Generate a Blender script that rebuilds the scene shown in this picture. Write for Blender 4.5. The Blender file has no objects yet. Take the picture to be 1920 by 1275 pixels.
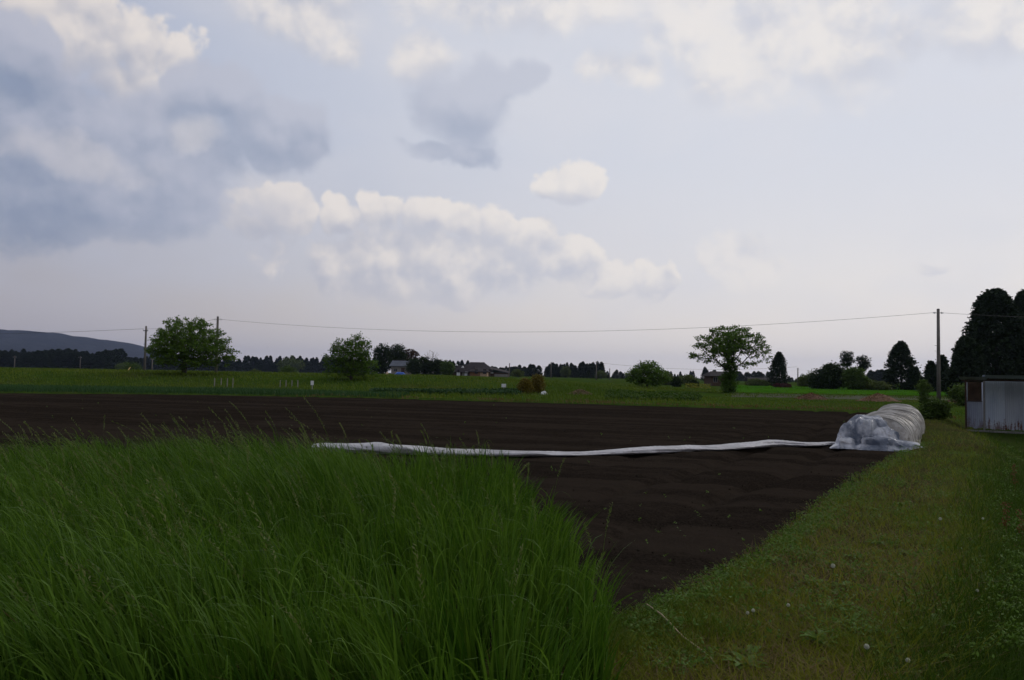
import bpy, math, random
import numpy as np
from mathutils import Matrix, Vector

random.seed(7)
rng = np.random.default_rng(11)
scene = bpy.context.scene
col = scene.collection
R = math.radians

# ------------------------------------------------------------------ camera
CAM_Z = 1.6
FPX, CX, CY = 1478.0, 960.0, 637.5
PITCH, ROLL = R(2.54), R(1.0)
_F = np.array([0, math.cos(PITCH), math.sin(PITCH)])
_R0 = np.array([1.0, 0, 0]); _U0 = np.array([0, -math.sin(PITCH), math.cos(PITCH)])
_R = math.cos(ROLL) * _R0 + math.sin(ROLL) * _U0
_U = -math.sin(ROLL) * _R0 + math.cos(ROLL) * _U0
cam = bpy.data.cameras.new('camera')
cam.sensor_width = 36.0
cam.lens = 36.0 * FPX / 1920.0
cam.clip_start = 0.05
cam.clip_end = 40000.0
cam_o = bpy.data.objects.new('camera', cam)
col.objects.link(cam_o)
cam_o.matrix_world = Matrix(((_R[0], _U[0], -_F[0], 0), (_R[1], _U[1], -_F[1], 0),
                             (_R[2], _U[2], -_F[2], CAM_Z), (0, 0, 0, 1)))
scene.camera = cam_o


def ray(px, py):
    return _F + ((px - CX) / FPX) * _R - ((py - CY) / FPX) * _U


def at(px, py, d):
    """point seen at photo pixel (px,py) at forward distance d"""
    r = ray(px, py)
    return np.array([0, 0, CAM_Z]) + r * (d / r[1])


def azel(px, py):
    r = ray(px, py); r = r / np.linalg.norm(r)
    return math.atan2(r[0], r[1]), math.asin(r[2])


# ------------------------------------------------------------------ render settings
scene.view_settings.view_transform = 'Standard'
scene.view_settings.look = 'None'
scene.view_settings.exposure = 0.0
scene.view_settings.gamma = 1.0
scene.view_settings.use_curve_mapping = False
scene.cycles.use_denoising = True
scene.cycles.use_adaptive_sampling = True
scene.cycles.adaptive_threshold = 0.012
scene.cycles.adaptive_min_samples = 16
scene.cycles.max_bounces = 6
scene.cycles.diffuse_bounces = 3
scene.cycles.glossy_bounces = 2
scene.cycles.transmission_bounces = 4
scene.cycles.transparent_max_bounces = 8
scene.cycles.volume_bounces = 0

# ------------------------------------------------------------------ sky and sun
SUN_AZ, SUN_EL = R(58), R(33)      # front right, outside the frame, behind thin cloud
sun_dir = np.array([math.sin(SUN_AZ) * math.cos(SUN_EL), math.cos(SUN_AZ) * math.cos(SUN_EL), math.sin(SUN_EL)])
sd = bpy.data.lights.new('sun', 'SUN')
sd.energy = 0.5
sd.angle = R(14)
sd.color = (1.0, 0.93, 0.84)
so = bpy.data.objects.new('sun', sd)
col.objects.link(so)
so.rotation_euler = Vector((-sun_dir[0], -sun_dir[1], -sun_dir[2])).to_track_quat('-Z', 'Y').to_euler()

world = bpy.data.worlds.new('World')
scene.world = world
world.use_nodes = True
nt = world.node_tree
nt.nodes.clear()


class S:
    """socket wrapper so that the sky can be written as formulas"""
    tree = None

    def __init__(s, sock): s.s = sock

    @staticmethod
    def m(op, *a, clamp=False):
        n = S.tree.nodes.new('ShaderNodeMath'); n.operation = op; n.use_clamp = clamp
        for i, v in enumerate(a):
            if isinstance(v, S): S.tree.links.new(v.s, n.inputs[i])
            else: n.inputs[i].default_value = v
        return S(n.outputs[0])

    def __add__(s, o): return S.m('ADD', s, o)
    __radd__ = __add__
    def __mul__(s, o): return S.m('MULTIPLY', s, o)
    __rmul__ = __mul__
    def __sub__(s, o): return S.m('SUBTRACT', s, o)
    def __rsub__(s, o): return S.m('SUBTRACT', o, s)
    def max(s, o): return S.m('MAXIMUM', s, o)
    def min(s, o): return S.m('MINIMUM', s, o)


def sstep(x, a, b, lo=0.0, hi=1.0):
    n = S.tree.nodes.new('ShaderNodeMapRange'); n.interpolation_type = 'SMOOTHSTEP'
    S.tree.links.new(x.s, n.inputs['Value'])
    n.inputs['From Min'].default_value = a; n.inputs['From Max'].default_value = b
    n.inputs['To Min'].default_value = lo; n.inputs['To Max'].default_value = hi
    return S(n.outputs[0])


def mixc(f, a, b):
    n = S.tree.nodes.new('ShaderNodeMix'); n.data_type = 'RGBA'; n.clamp_factor = True
    for sock, v in ((n.inputs[0], f), (n.inputs[6], a), (n.inputs[7], b)):
        if isinstance(v, S): S.tree.links.new(v.s, sock)
        elif isinstance(v, (int, float)): sock.default_value = v
        else: sock.default_value = (*v, 1)
    return S(n.outputs[2])


def noise(vec, scale, detail=4, rough=0.55, seed=0.0, color=False, stretch=(1, 1, 1)):
    mp = S.tree.nodes.new('ShaderNodeMapping')
    mp.inputs['Location'].default_value = (seed, seed * 1.7, seed * 0.6)
    mp.inputs['Scale'].default_value = stretch
    S.tree.links.new(vec.s, mp.inputs['Vector'])
    n = S.tree.nodes.new('ShaderNodeTexNoise')
    n.inputs['Scale'].default_value = scale; n.inputs['Detail'].default_value = detail
    n.inputs['Roughness'].default_value = rough
    S.tree.links.new(mp.outputs[0], n.inputs['Vector'])
    return S(n.outputs['Color' if color else 'Fac'])


def vmath(op, a, b=None, c_=None, out=0):
    n = S.tree.nodes.new('ShaderNodeVectorMath'); n.operation = op
    for i, v in enumerate((a, b, c_)):
        if v is None: continue
        if isinstance(v, S): S.tree.links.new(v.s, n.inputs[i])
        else: n.inputs[i].default_value = tuple(v)
    return S(n.outputs[out])


def build_sky():
    S.tree = nt
    tc = nt.nodes.new('ShaderNodeTexCoord')
    V = S(tc.outputs['Generated'])
    sx = nt.nodes.new('ShaderNodeSeparateXYZ'); nt.links.new(V.s, sx.inputs[0])
    dx, dy, dz = (S(sx.outputs[i]) for i in range(3))
    az = S.m('ARCTAN2', dx, dy)
    el = S.m('ARCSINE', dz)
    K = 10.0
    c = lambda r, g, b: tuple(((t / 255 + 0.055) / 1.055) ** 2.4 * K for t in (r, g, b))

    # clear air: Nishita sky veiled by bright haze that grows towards the sun and the horizon
    sky = nt.nodes.new('ShaderNodeTexSky')
    sky.sky_type = 'NISHITA'; sky.sun_disc = False
    sky.sun_elevation = SUN_EL; sky.sun_rotation = SUN_AZ
    sky.air_density = 1.0; sky.dust_density = 1.0; sky.ozone_density = 1.5
    sunny = sstep(vmath('DOT_PRODUCT', V, sun_dir, out=1), -0.12, 0.80)
    haze = mixc(sunny, c(172, 166, 170), c(240, 232, 226))
    hi = mixc(sunny, c(154, 166, 194), c(220, 222, 230))
    veil = mixc(sstep(el, 0.02, 0.30), haze, hi)
    base = mixc(0.92, S(sky.outputs[0]), veil)
    lit = mixc(sunny, c(223, 214, 209), c(238, 233, 229))
    shade = mixc(sunny, c(164, 166, 180), c(205, 207, 217))

    def finish(colr):
        o = mixc(sstep(el, 0.01, 0.13, 0.9, 0.0), colr, haze)
        bg = nt.nodes.new('ShaderNodeBackground')
        bg.inputs['Strength'].default_value = 0.1
        nt.links.new(o.s, bg.inputs['Color'])
        return bg.outputs[0]

    # all round: loose clouds of the same kind as those in front
    gen = noise(V, 3.2, 3, 0.55, 31.0, stretch=(1, 1, 1.6))
    gcol = mixc(sstep(gen, 0.50, 0.66), lit, mixc(sunny, c(146, 155, 176), c(196, 203, 216)))
    around = finish(mixc(sstep(gen, 0.44, 0.58) * 0.85, base, gcol))

    # ---- the clouds in front, each at its own bearing and height
    w1 = noise(V, 9.0, 1, 0.5, 3.1, True)
    w2 = noise(V, 30.0, 2, 0.55, 8.3, True)
    ae = nt.nodes.new('ShaderNodeCombineXYZ'); nt.links.new(az.s, ae.inputs[0]); nt.links.new(el.s, ae.inputs[1])
    P = vmath('MULTIPLY_ADD', w1, (0.08, 0.06, 0), S(ae.outputs[0]))
    P = vmath('MULTIPLY_ADD', w2, (0.026, 0.024, 0), P)
    P = vmath('SUBTRACT', P, (0.053, 0.042, 0))
    fb = noise(V, 15.0, 6, 0.60, 1.7)                               # fractal body
    fs = noise(V, 6.0, 2, 0.5, 21.0, stretch=(1, 1, 2.0))           # broad soft variation
    # the same body read a little nearer to the sun: the difference is the lit side of every billow
    fb2 = noise(vmath('ADD', V, (0.010, -0.002, 0.018)), 15.0, 2, 0.55, 1.7)
    rel = fb - fb2

    def puffs(vec, detail):                                         # rounded billows
        n = nt.nodes.new('ShaderNodeTexVoronoi'); n.feature = 'SMOOTH_F1' if detail < 0 else 'F1'
        n.inputs['Scale'].default_value = 17.0; n.inputs['Detail'].default_value = abs(detail); n.inputs['Roughness'].default_value = 0.55
        nt.links.new(vec.s, n.inputs['Vector'])
        return 0.45 - S(n.outputs['Distance'])
    wv = vmath('MULTIPLY_ADD', w2, (0.03, 0.03, 0.03), V)
    pf = puffs(wv, 2)
    pr = pf - puffs(vmath('ADD', wv, (0.010, -0.003, 0.014)), 1)

    def union(blobs, oa=0.0, oe=0.0):
        f = None
        for (px, py, rx, ry) in blobs:
            a, e = azel(px, py); kx, ky = FPX / rx, FPX / ry
            d = vmath('LENGTH', vmath('MULTIPLY_ADD', P, (kx, ky, 0), ((oa - a) * kx, (oe - e) * ky, 0)), out=1)
            f = d if f is None else f.min(d)
        return 1.0 - f * f

    out = mixc(sstep(fs, 0.30, 0.70) * 0.6, base, mixc(sunny, c(174, 178, 194), c(220, 221, 228)))
    # soft high white clouds
    soft = union([(575, 15, 120, 75), (640, 80, 55, 55), (985, 5, 230, 55), (1300, 20, 140, 100), (1420, 90, 150, 105),
                  (1570, 60, 130, 125), (1160, 125, 60, 36), (1722, 65, 32, 46), (1890, 20, 120, 80), (805, 110, 52, 40)])
    fsoft = soft.max(-1.5) + (fb - 0.5) * 2.2
    csoft = mixc(sstep(rel * 2.0 + (fs - 0.5) * 1.6, -0.35, 0.35), shade, lit)
    out = mixc(sstep(fsoft, -0.6, 1.1) * 0.85, out, csoft)

    # heaped clouds, sunlit heads over grey bodies that melt into the haze
    heap = [(345, 105, 62, 55), (270, 70, 75, 75), (170, 40, 110, 95), (255, 160, 100, 70), (90, 60, 90, 90),
            (470, 410, 75, 62), (535, 395, 62, 58), (622, 405, 48, 46), (712, 400, 62, 66), (790, 405, 75, 60), (865, 425, 65, 60),
            (935, 430, 65, 62), (1000, 440, 62, 60), (1065, 495, 72, 52), (1130, 525, 70, 42), (1208, 525, 56, 48),
            (1085, 335, 76, 54), (1035, 330, 40, 36), (780, 500, 330, 90)]
    h0 = union(heap).max(-1.5)
    h1 = union(heap, 0.008, 0.026).max(-1.6)
    grad = h0 - h1                                   # positive on the upper, sunward side
    fh = h0 + (fb - 0.5) * 1.55 + pf * 0.50
    ah = sstep(fh, 0.0, 0.34) * sstep(grad, -1.1, 0.10, 0.30, 0.96)
    ch = mixc(sstep(grad * 0.50 + rel * 1.7 + pr * 0.5, -0.50, 0.60), shade, lit)
    out = mixc(ah, out, ch)
    faint = union([(1385, 475, 62, 50), (1420, 512, 80, 36), (1345, 480, 40, 40), (1745, 490, 42, 16)]).max(-1.5)
    out = mixc(sstep(faint + (fb - 0.5) * 1.5, 0.0, 0.8) * 0.55, out, mixc(sstep(rel, -0.25, 0.06), shade, lit))

    # grey shaded clouds in front
    grey = [(60, 290, 280, 170), (270, 310, 210, 150), (385, 175, 80, 62), (455, 190, 70, 70), (520, 255, 105, 80), (220, 362, 280, 78), (20, 110, 85, 85),
            (860, 205, 100, 92), (905, 150, 75, 50), (975, 135, 60, 36), (815, 282, 85, 22), (870, 285, 60, 36)]
    g0 = union(grey).max(-1.5)
    g1 = union(grey, 0.006, 0.040).max(-1.6)
    gg = g0 - g1
    fg = g0 + (fb - 0.5) * 1.45 + pf * 0.30
    mid_ = sstep(az, -0.26, -0.18)                     # the middle cloud is thinner and softer
    ag = (sstep(fg, -0.05, 0.40) * (1.0 - mid_) + sstep(fg, -0.20, 0.55) * mid_ * 0.95) * sstep(gg, -1.5, 0.1, 0.0, 1.0)
    dk = mixc(sunny, c(124, 138, 164), c(170, 179, 199))
    md = mixc(sunny, c(176, 179, 195), c(198, 202, 215))
    cg = mixc(sstep(gg * 0.45 + rel * 1.0 + pr * 0.3 + (fs - 0.5) * 1.3, -0.55, 0.50), dk, md)
    out = mixc(ag * 0.93, out, cg)
    # sunlit gaps and nearer white heads over the grey mass
    over = union([(380, 268, 46, 36), (500, 372, 70, 40), (150, 300, 120, 30)]).max(-1.5)
    out = mixc(sstep(over + (fb - 0.5) * 3.0, -0.5, 1.3) * 0.5, out, mixc(sunny, c(204, 200, 205), c(225, 222, 222)))
    front = finish(out)

    away = sstep(S.m('ABSOLUTE', az), 0.62, 0.80).max(sstep(el, 0.50, 0.66)).max(sstep(dz, -0.02, -0.05))
    mx = nt.nodes.new('ShaderNodeMixShader')
    nt.links.new(away.s, mx.inputs[0]); nt.links.new(front, mx.inputs[1]); nt.links.new(around, mx.inputs[2])
    wo = nt.nodes.new('ShaderNodeOutputWorld')
    nt.links.new(mx.outputs[0], wo.inputs['Surface'])


build_sky()


# ------------------------------------------------------------------ helpers
def tag(o, label=None, cat=None, group=None, kind=None):
    if label: o['label'] = label
    if cat: o['category'] = cat
    if group: o['group'] = group
    if kind: o['kind'] = kind
    return o


def empty(name, loc=(0, 0, 0), rz=0.0):
    o = bpy.data.objects.new(name, None)
    o.empty_display_size = 0.2
    o.location = tuple(loc); o.rotation_euler = (0, 0, rz)
    col.objects.link(o)
    return o


def npmesh(name, v, f, attrs=None, mats=None, midx=None, smooth=False):
    """mesh from numpy arrays: v (N,3), f (M,k)"""
    v = np.asarray(v, dtype=np.float32); f = np.asarray(f, dtype=np.int32)
    me = bpy.data.meshes.new(name)
    k = f.shape[1]; M = f.shape[0]
    me.vertices.add(len(v)); me.vertices.foreach_set('co', v.ravel())
    me.loops.add(M * k); me.loops.foreach_set('vertex_index', f.ravel())
    me.polygons.add(M)
    me.polygons.foreach_set('loop_start', np.arange(0, M * k, k, dtype=np.int32))
    me.polygons.foreach_set('use_smooth', np.full(M, smooth, dtype=bool))
    if midx is not None: me.polygons.foreach_set('material_index', np.asarray(midx, dtype=np.int32))
    for nm, a in (attrs or {}).items():
        at_ = me.attributes.new(nm, 'FLOAT', 'POINT')
        at_.data.foreach_set('value', np.asarray(a, dtype=np.float32))
    for m in (mats or []): me.materials.append(m)
    me.update(calc_edges=True)
    me.validate()
    return me


def obj(name, me, parent=None, loc=None, rz=None):
    o = bpy.data.objects.new(name, me)
    col.objects.link(o)
    if parent is not None: o.parent = parent
    if loc is not None: o.location = tuple(loc)
    if rz is not None: o.rotation_euler = (0, 0, rz)
    return o


def copy_tree(o, parent=None):
    c = o.copy(); col.objects.link(c); c.parent = parent
    for ch in list(o.children): copy_tree(ch, c)
    return c


class MB:
    """collects boxes, bars and tubes as one mesh"""
    def __init__(s): s.v = []; s.f = []

    def add(s, vs, fs):
        b = len(s.v); s.v += [tuple(p) for p in vs]; s.f += [tuple(i + b for i in q) for q in fs]
        return s

    def box(s, x0, x1, y0, y1, z0, z1):
        return s.add([(x0, y0, z0), (x1, y0, z0), (x1, y1, z0), (x0, y1, z0), (x0, y0, z1), (x1, y0, z1), (x1, y1, z1), (x0, y1, z1)],
                     [(0, 3, 2, 1), (4, 5, 6, 7), (0, 1, 5, 4), (1, 2, 6, 5), (2, 3, 7, 6), (3, 0, 4, 7)])

    def tube(s, pts, rad, n=8, cap=True):
        pts = [Vector(p) for p in pts]
        rs = rad if isinstance(rad, (list, tuple)) else [rad] * len(pts)
        b = len(s.v)
        for i, p in enumerate(pts):
            t = (pts[min(i + 1, len(pts) - 1)] - pts[max(i - 1, 0)]).normalized()
            u = t.cross(Vector((0.13, 0.31, 0.94)) if abs(t.z) < 0.9 else Vector((1, 0.05, 0))).normalized()
            w = t.cross(u)
            for k in range(n):
                a = 2 * math.pi * k / n
                s.v.append(tuple(p + (u * math.cos(a) + w * math.sin(a)) * rs[i]))
        for i in range(len(pts) - 1):
            for k in range(n):
                s.f.append((b + i * n + k, b + i * n + (k + 1) % n, b + (i + 1) * n + (k + 1) % n, b + (i + 1) * n + k))
        if cap:
            s.f.append(tuple(b + k for k in range(n))[::-1])
            s.f.append(tuple(b + (len(pts) - 1) * n + k for k in range(n)))
        return s

    def build(s, name, mat, parent=None, loc=None, rz=None, smooth=False, bevel=0.0):
        me = bpy.data.meshes.new(name)
        me.from_pydata(s.v, [], s.f)
        if smooth: me.polygons.foreach_set('use_smooth', [True] * len(me.polygons))
        me.materials.append(mat); me.update()
        o = obj(name, me, parent, loc, rz)
        if bevel:
            b = o.modifiers.new('bevel', 'BEVEL'); b.width = bevel; b.segments = 2
        return o


def _hash(ix, iy, iz):
    h = (ix.astype(np.int64) * 374761393 + iy.astype(np.int64) * 668265263 + iz.astype(np.int64) * 2147483647) & 0xffffffff
    h = ((h ^ (h >> 13)) * 1274126177) & 0xffffffff
    h = ((h ^ (h >> 16)) * 2246822519) & 0xffffffff
    return ((h ^ (h >> 15)) & 0xffffff) / float(0xffffff)


def vnoise(x, y, z=0.0):
    x, y, z = np.broadcast_arrays(np.asarray(x, float), np.asarray(y, float), np.asarray(z, float))
    ix, iy, iz = np.floor(x), np.floor(y), np.floor(z)
    fx, fy, fz = x - ix, y - iy, z - iz
    fx, fy, fz = (t * t * (3 - 2 * t) for t in (fx, fy, fz))
    r = 0
    for a in (0, 1):
        for b in (0, 1):
            for c_ in (0, 1):
                r = r + _hash(ix + a, iy + b, iz + c_) * (fx if a else 1 - fx) * (fy if b else 1 - fy) * (fz if c_ else 1 - fz)
    return r


def fbm(x, y, z=0.0, o=4):
    r = 0; a = 0.5
    for i in range(o):
        r = r + a * (vnoise(x, y, z) - 0.5); x = x * 2.03 + 7; y = y * 2.03 + 3; z = z * 2.03 + 5; a *= 0.5
    return r


def ss(x, a, b):
    t = np.clip((np.asarray(x, float) - a) / (b - a), 0, 1)
    return t * t * (3 - 2 * t)


# ------------------------------------------------------------------ materials
def new_mat(name):
    m = bpy.data.materials.new(name); m.use_nodes = True
    m.node_tree.nodes.clear()
    S.tree = m.node_tree
    return m


def out_of(m, shader):
    o = m.node_tree.nodes.new('ShaderNodeOutputMaterial')
    m.node_tree.links.new(shader, o.inputs['Surface'])


def principled(m, color, rough=0.8, metal=0.0, bump=None, bump_s=0.5, bump_d=0.02, spec=0.3):
    t = m.node_tree
    p = t.nodes.new('ShaderNodeBsdfPrincipled')
    if isinstance(color, S): t.links.new(color.s, p.inputs['Base Color'])
    else: p.inputs['Base Color'].default_value = (*color, 1)
    if isinstance(rough, S): t.links.new(rough.s, p.inputs['Roughness'])
    else: p.inputs['Roughness'].default_value = rough
    p.inputs['Metallic'].default_value = metal
    p.inputs['Specular IOR Level'].default_value = spec
    if bump is not None:
        b = t.nodes.new('ShaderNodeBump'); b.inputs['Strength'].default_value = bump_s; b.inputs['Distance'].default_value = bump_d
        t.links.new(bump.s, b.inputs['Height']); t.links.new(b.outputs[0], p.inputs['Normal'])
    return p.outputs[0]


def coord(kind='Object'):
    n = S.tree.nodes.new('ShaderNodeTexCoord'); return S(n.outputs[kind])


def attr(name):
    n = S.tree.nodes.new('ShaderNodeAttribute'); n.attribute_name = name; return S(n.outputs['Fac'])


def plain(name, color, rough=0.8, var=0.25, scale=3.0, metal=0.0, bump=0.0, spec=0.3):
    """a weathered plain surface: the colour drifts with two scales of noise"""
    m = new_mat(name)
    P = coord()
    n1 = noise(P, scale, 4, 0.6, 2.0); n2 = noise(P, scale * 9, 3, 0.6, 5.0)
    f = sstep(n1 * 0.7 + n2 * 0.3, 0.3, 0.7)
    cc = mixc(f, tuple(t * (1 - var) for t in color), tuple(min(1, t * (1 + var)) for t in color))
    out_of(m, principled(m, cc, rough, metal, n2 if bump else None, bump, 0.01, spec))
    return m


def foliage(name, ca, cb, trans=0.3, rough=0.55):
    m = new_mat(name)
    t = m.node_tree
    oi = t.nodes.new('ShaderNodeObjectInfo')
    tint = attr('tint') * 0.8 + S(oi.outputs['Random']) * 0.2
    cc = mixc(tint, ca, cb)
    d = t.nodes.new('ShaderNodeBsdfPrincipled')
    t.links.new(cc.s, d.inputs['Base Color']); d.inputs['Roughness'].default_value = rough
    d.inputs['Specular IOR Level'].default_value = 0.06
    tr = t.nodes.new('ShaderNodeBsdfTranslucent')
    c2 = mixc(0.5, cc, mixc(tint, tuple(x * y for x, y in zip(ca, (1.3, 1.4, .5))), tuple(x * y for x, y in zip(cb, (1.3, 1.4, .5)))))
    t.links.new(c2.s, tr.inputs['Color'])
    mx = t.nodes.new('ShaderNodeMixShader'); mx.inputs[0].default_value = trans
    t.links.new(d.outputs[0], mx.inputs[1]); t.links.new(tr.outputs[0], mx.inputs[2])
    out_of(m, mx.outputs[0])
    return m


def ground_material():
    m = new_mat('meadow')
    P = coord()
    big = noise(P, 0.10, 4, 0.6, 1.0); mid = noise(P, 0.9, 4, 0.6, 4.0); fine = noise(P, 11.0, 4, 0.65, 9.0)
    g = mixc(sstep(mid, 0.3, 0.7), (0.026, 0.052, 0.008), (0.044, 0.074, 0.012))
    g = mixc(sstep(big * 0.6 + fine * 0.4, 0.48, 0.70), g, (0.062, 0.050, 0.020))
    g = mixc(sstep(fine, 0.35, 0.2), g, (0.022, 0.020, 0.010))
    earth = mixc(sstep(fine, 0.3, 0.7), (0.030, 0.021, 0.011), (0.062, 0.044, 0.022))
    g = mixc(attr('bank') * sstep(mid * 0.5 + fine * 0.5, 0.30, 0.55, 1.0, 0.35), g, earth)
    out_of(m, principled(m, g, 1.0, 0, fine, 0.8, 0.05, 0.0))
    return m


def soil_material():
    m = new_mat('dark_loam')
    P = coord()
    f1 = noise(P, 5.0, 5, 0.65, 2.0); f2 = noise(P, 38.0, 4, 0.7, 6.0); b = noise(P, 0.35, 3, 0.5, 12.0)
    mp = S.tree.nodes.new('ShaderNodeMapping'); mp.vector_type = 'TEXTURE'
    mp.inputs['Rotation'].default_value = (0, 0, R(-17.3)); S.tree.links.new(P.s, mp.inputs['Vector'])
    rows = noise(S(mp.outputs[0]), 1.0, 4, 0.6, 3.0, stretch=(0.035, 1.15, 1))      # darker and lighter bands along the tractor passes
    c_ = mixc(sstep(f2, 0.35, 0.7), (0.0110, 0.0086, 0.0066), (0.0280, 0.0218, 0.0168))
    c_ = mixc(sstep(b * 0.2 + f1 * 0.2 + rows * 0.6, 0.45, 0.56) * 0.65, c_, (0.0340, 0.0262, 0.0198))
    h = f1 * 0.5 + f2 * 0.5
    out_of(m, principled(m, c_, 1.0, 0, h, 0.9, 0.05, 0.0))
    return m


M = {}
M['ground'] = ground_material()
M['soil'] = soil_material()
M['bark'] = plain('bark', (0.055, 0.045, 0.036), 0.95, 0.4, 6, bump=0.5)
M['bark_dark'] = plain('bark_dark', (0.030, 0.024, 0.019), 0.95, 0.4, 6)
M['leaf'] = foliage('leaf_cherry', (0.045, 0.095, 0.012), (0.110, 0.180, 0.028))
M['leaf_b'] = foliage('leaf_bush', (0.044, 0.080, 0.018), (0.090, 0.135, 0.030))
M['leaf_dark'] = foliage('leaf_dark', (0.018, 0.032, 0.012), (0.036, 0.056, 0.018), 0.15)
M['leaf_red'] = foliage('leaf_bronze', (0.060, 0.030, 0.022), (0.085, 0.052, 0.036), 0.25)
M['leaf_pale'] = foliage('leaf_pale', (0.060, 0.085, 0.024), (0.110, 0.135, 0.040))
M['leaf_gold'] = foliage('leaf_gold', (0.095, 0.085, 0.014), (0.170, 0.120, 0.020))
M['leaf_crimson'] = foliage('leaf_crimson', (0.075, 0.008, 0.018), (0.035, 0.024, 0.016), 0.2)
M['cedar'] = foliage('cedar_needles', (0.012, 0.022, 0.011), (0.024, 0.038, 0.016), 0.1, 0.7)
M['blade'] = foliage('ryegrass_blade', (0.018, 0.058, 0.003), (0.104, 0.185, 0.022), 0.35, 0.42)
M['seed'] = foliage('ryegrass_seed', (0.070, 0.110, 0.024), (0.150, 0.165, 0.060), 0.3)
M['turf'] = foliage('turf_blade', (0.055, 0.105, 0.008), (0.215, 0.210, 0.024), 0.3)
M['turf_dry'] = foliage('dry_straw', (0.090, 0.058, 0.024), (0.190, 0.135, 0.062), 0.2)
M['weed'] = foliage('weed_leaf', (0.050, 0.105, 0.014), (0.105, 0.175, 0.030), 0.25, 0.45)
M['crop'] = foliage('crop_leaf', (0.024, 0.058, 0.020), (0.040, 0.085, 0.028), 0.25)
M['meadow'] = foliage('meadow_blade', (0.030, 0.078, 0.006), (0.120, 0.150, 0.022), 0.3)
M['ditch'] = foliage('ditch_blade', (0.020, 0.054, 0.005), (0.062, 0.100, 0.012), 0.3)  # lusher growth, darkened further to put the hollow's shade into the colour
M['rice'] = foliage('young_cereal', (0.036, 0.110, 0.008), (0.065, 0.150, 0.014), 0.3)
M['white'] = plain('white_paint', (0.62, 0.62, 0.62), 0.6, 0.12)
M['pole'] = plain('weathered_pole', (0.125, 0.112, 0.100), 0.9, 0.25, 1.5, bump=0.2)
M['concrete'] = plain('concrete', (0.24, 0.23, 0.22), 0.9, 0.2, 1.5, bump=0.2)
M['wood_dark'] = plain('dark_wood', (0.06, 0.035, 0.022), 0.85, 0.35, 4)
M['wood'] = plain('brown_wood', (0.17, 0.085, 0.042), 0.8, 0.3, 3)
M['tan'] = plain('tan_wall', (0.42, 0.29, 0.19), 0.85, 0.15, 2)
M['tile'] = plain('roof_tile', (0.045, 0.040, 0.040), 0.8, 0.3, 2, spec=0.06)
M['tile_grey'] = plain('roof_slate', (0.10, 0.11, 0.13), 0.7, 0.2, 1.5, spec=0.1)
M['wall_grey'] = plain('grey_render', (0.21, 0.19, 0.175), 0.9, 0.2, 1.5)
M['glass'] = plain('dark_glass', (0.02, 0.022, 0.025), 0.12, 0.2, spec=0.5)
M['metal_dark'] = plain('dark_metal', (0.05, 0.05, 0.05), 0.5, 0.3, metal=0.6)
M['blue'] = plain('blue_tarp', (0.03, 0.10, 0.42), 0.5, 0.2)
M['yellow'] = plain('yellow_plastic', (0.33, 0.22, 0.03), 0.6, 0.2)
M['wire'] = plain('wire_black', (0.05, 0.05, 0.055), 0.6, 0.1)

# ------------------------------------------------------------------ lie of the land
_ey = np.array([-30, 2.0, 5.33, 6.2, 9.6, 19.5, 35.0, 60.0]); _ex = np.array([-22.0, -1.3, 0.98, 1.60, 3.66, 9.95, 17.9, 31.0])


def edge_x(y): return np.interp(y, _ey, _ex) + 0.10 * (vnoise(np.asarray(y) * 1.3, 5.0) - 0.5) + 0.16 * (vnoise(np.asarray(y) * 0.45, 2.0) - 0.5)


_fx = np.array([-80, -40, -30, -20, -8, 0, 18.6, 30, 60]); _fy = np.array([44, 46, 47, 50, 49.5, 46.8, 40.5, 38.5, 36])


def far_y(x): return np.interp(x, _fx, _fy)


def height(x, y):
    x = np.asarray(x, float); y = np.asarray(y, float)
    c_ = (x - edge_x(y)) * 0.84
    on = ss(y, -2, 2) * (1 - ss(y, 46, 62)) * (1 - 0.42 * ss(y, 22, 31))
    c1 = 3.5 - 1.4 * ss(y, 22, 31); c0 = 1.30 - 0.5 * ss(y, 22, 31)
    z = 0.075 * ss(c_, -0.12, 0.35) * (1 - ss(y, 60, 80))
    z = z - 0.90 * ss(c_, c0, c1) * on
    near = (1 - ss(y, 4.05, 4.6))
    z = np.maximum(z, 0.05 * near - 0.90 * ss(c_, c0, c1) * on)
    fy = far_y(x)
    a = x / np.maximum(y, 5.0)
    rise = 1.22 - 1.12 * ss(a, -0.13, 0.30)
    p = y - fy
    z = z + 0.07 * ss(p, -0.2, 0.6) * (y > 20)
    z = z + (rise - 0.07) * ss(p, 13.0, 27.0) * (y > 20)
    z = z - 0.95 * ss(-a, 0.15, 0.26) * ss(y, 96, 150)
    z = z + 0.05 * fbm(x * 0.5, y * 0.5, 1.0, 3) * ss(np.abs(c_) + np.maximum(p, 0), 0.2, 1.5)
    return z


def in_soil(x, y, grow=0.0):
    c_ = (x - edge_x(y)) * 0.84
    return (c_ < 0.05 + grow) & (y < far_y(x) + 0.2 + grow) & (y > 4.55 - grow) & (x > -60)


def hit(px, py):
    """where the sight line through a photo pixel meets the land"""
    r = ray(px, py); lo, hi = 1.5, 400.0
    for _ in range(3):
        t = np.geomspace(lo, hi, 160)
        below = CAM_Z + r[2] * t <= height(r[0] * t, r[1] * t)
        i = int(np.argmax(below)) if below.any() else 159
        lo, hi = t[max(i - 1, 0)], t[i]
    q = r * hi
    return np.array([q[0], q[1], float(height(q[0], q[1]))])


def foot(px, d):
    """ground point at forward distance d under photo column px"""
    p = at(px, 705 + (px - 960) * 0.0175, d)
    return np.array([p[0], d, float(height(p[0], d))])


def ztop(px, py, d): return at(px, py, d)[2]


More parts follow.
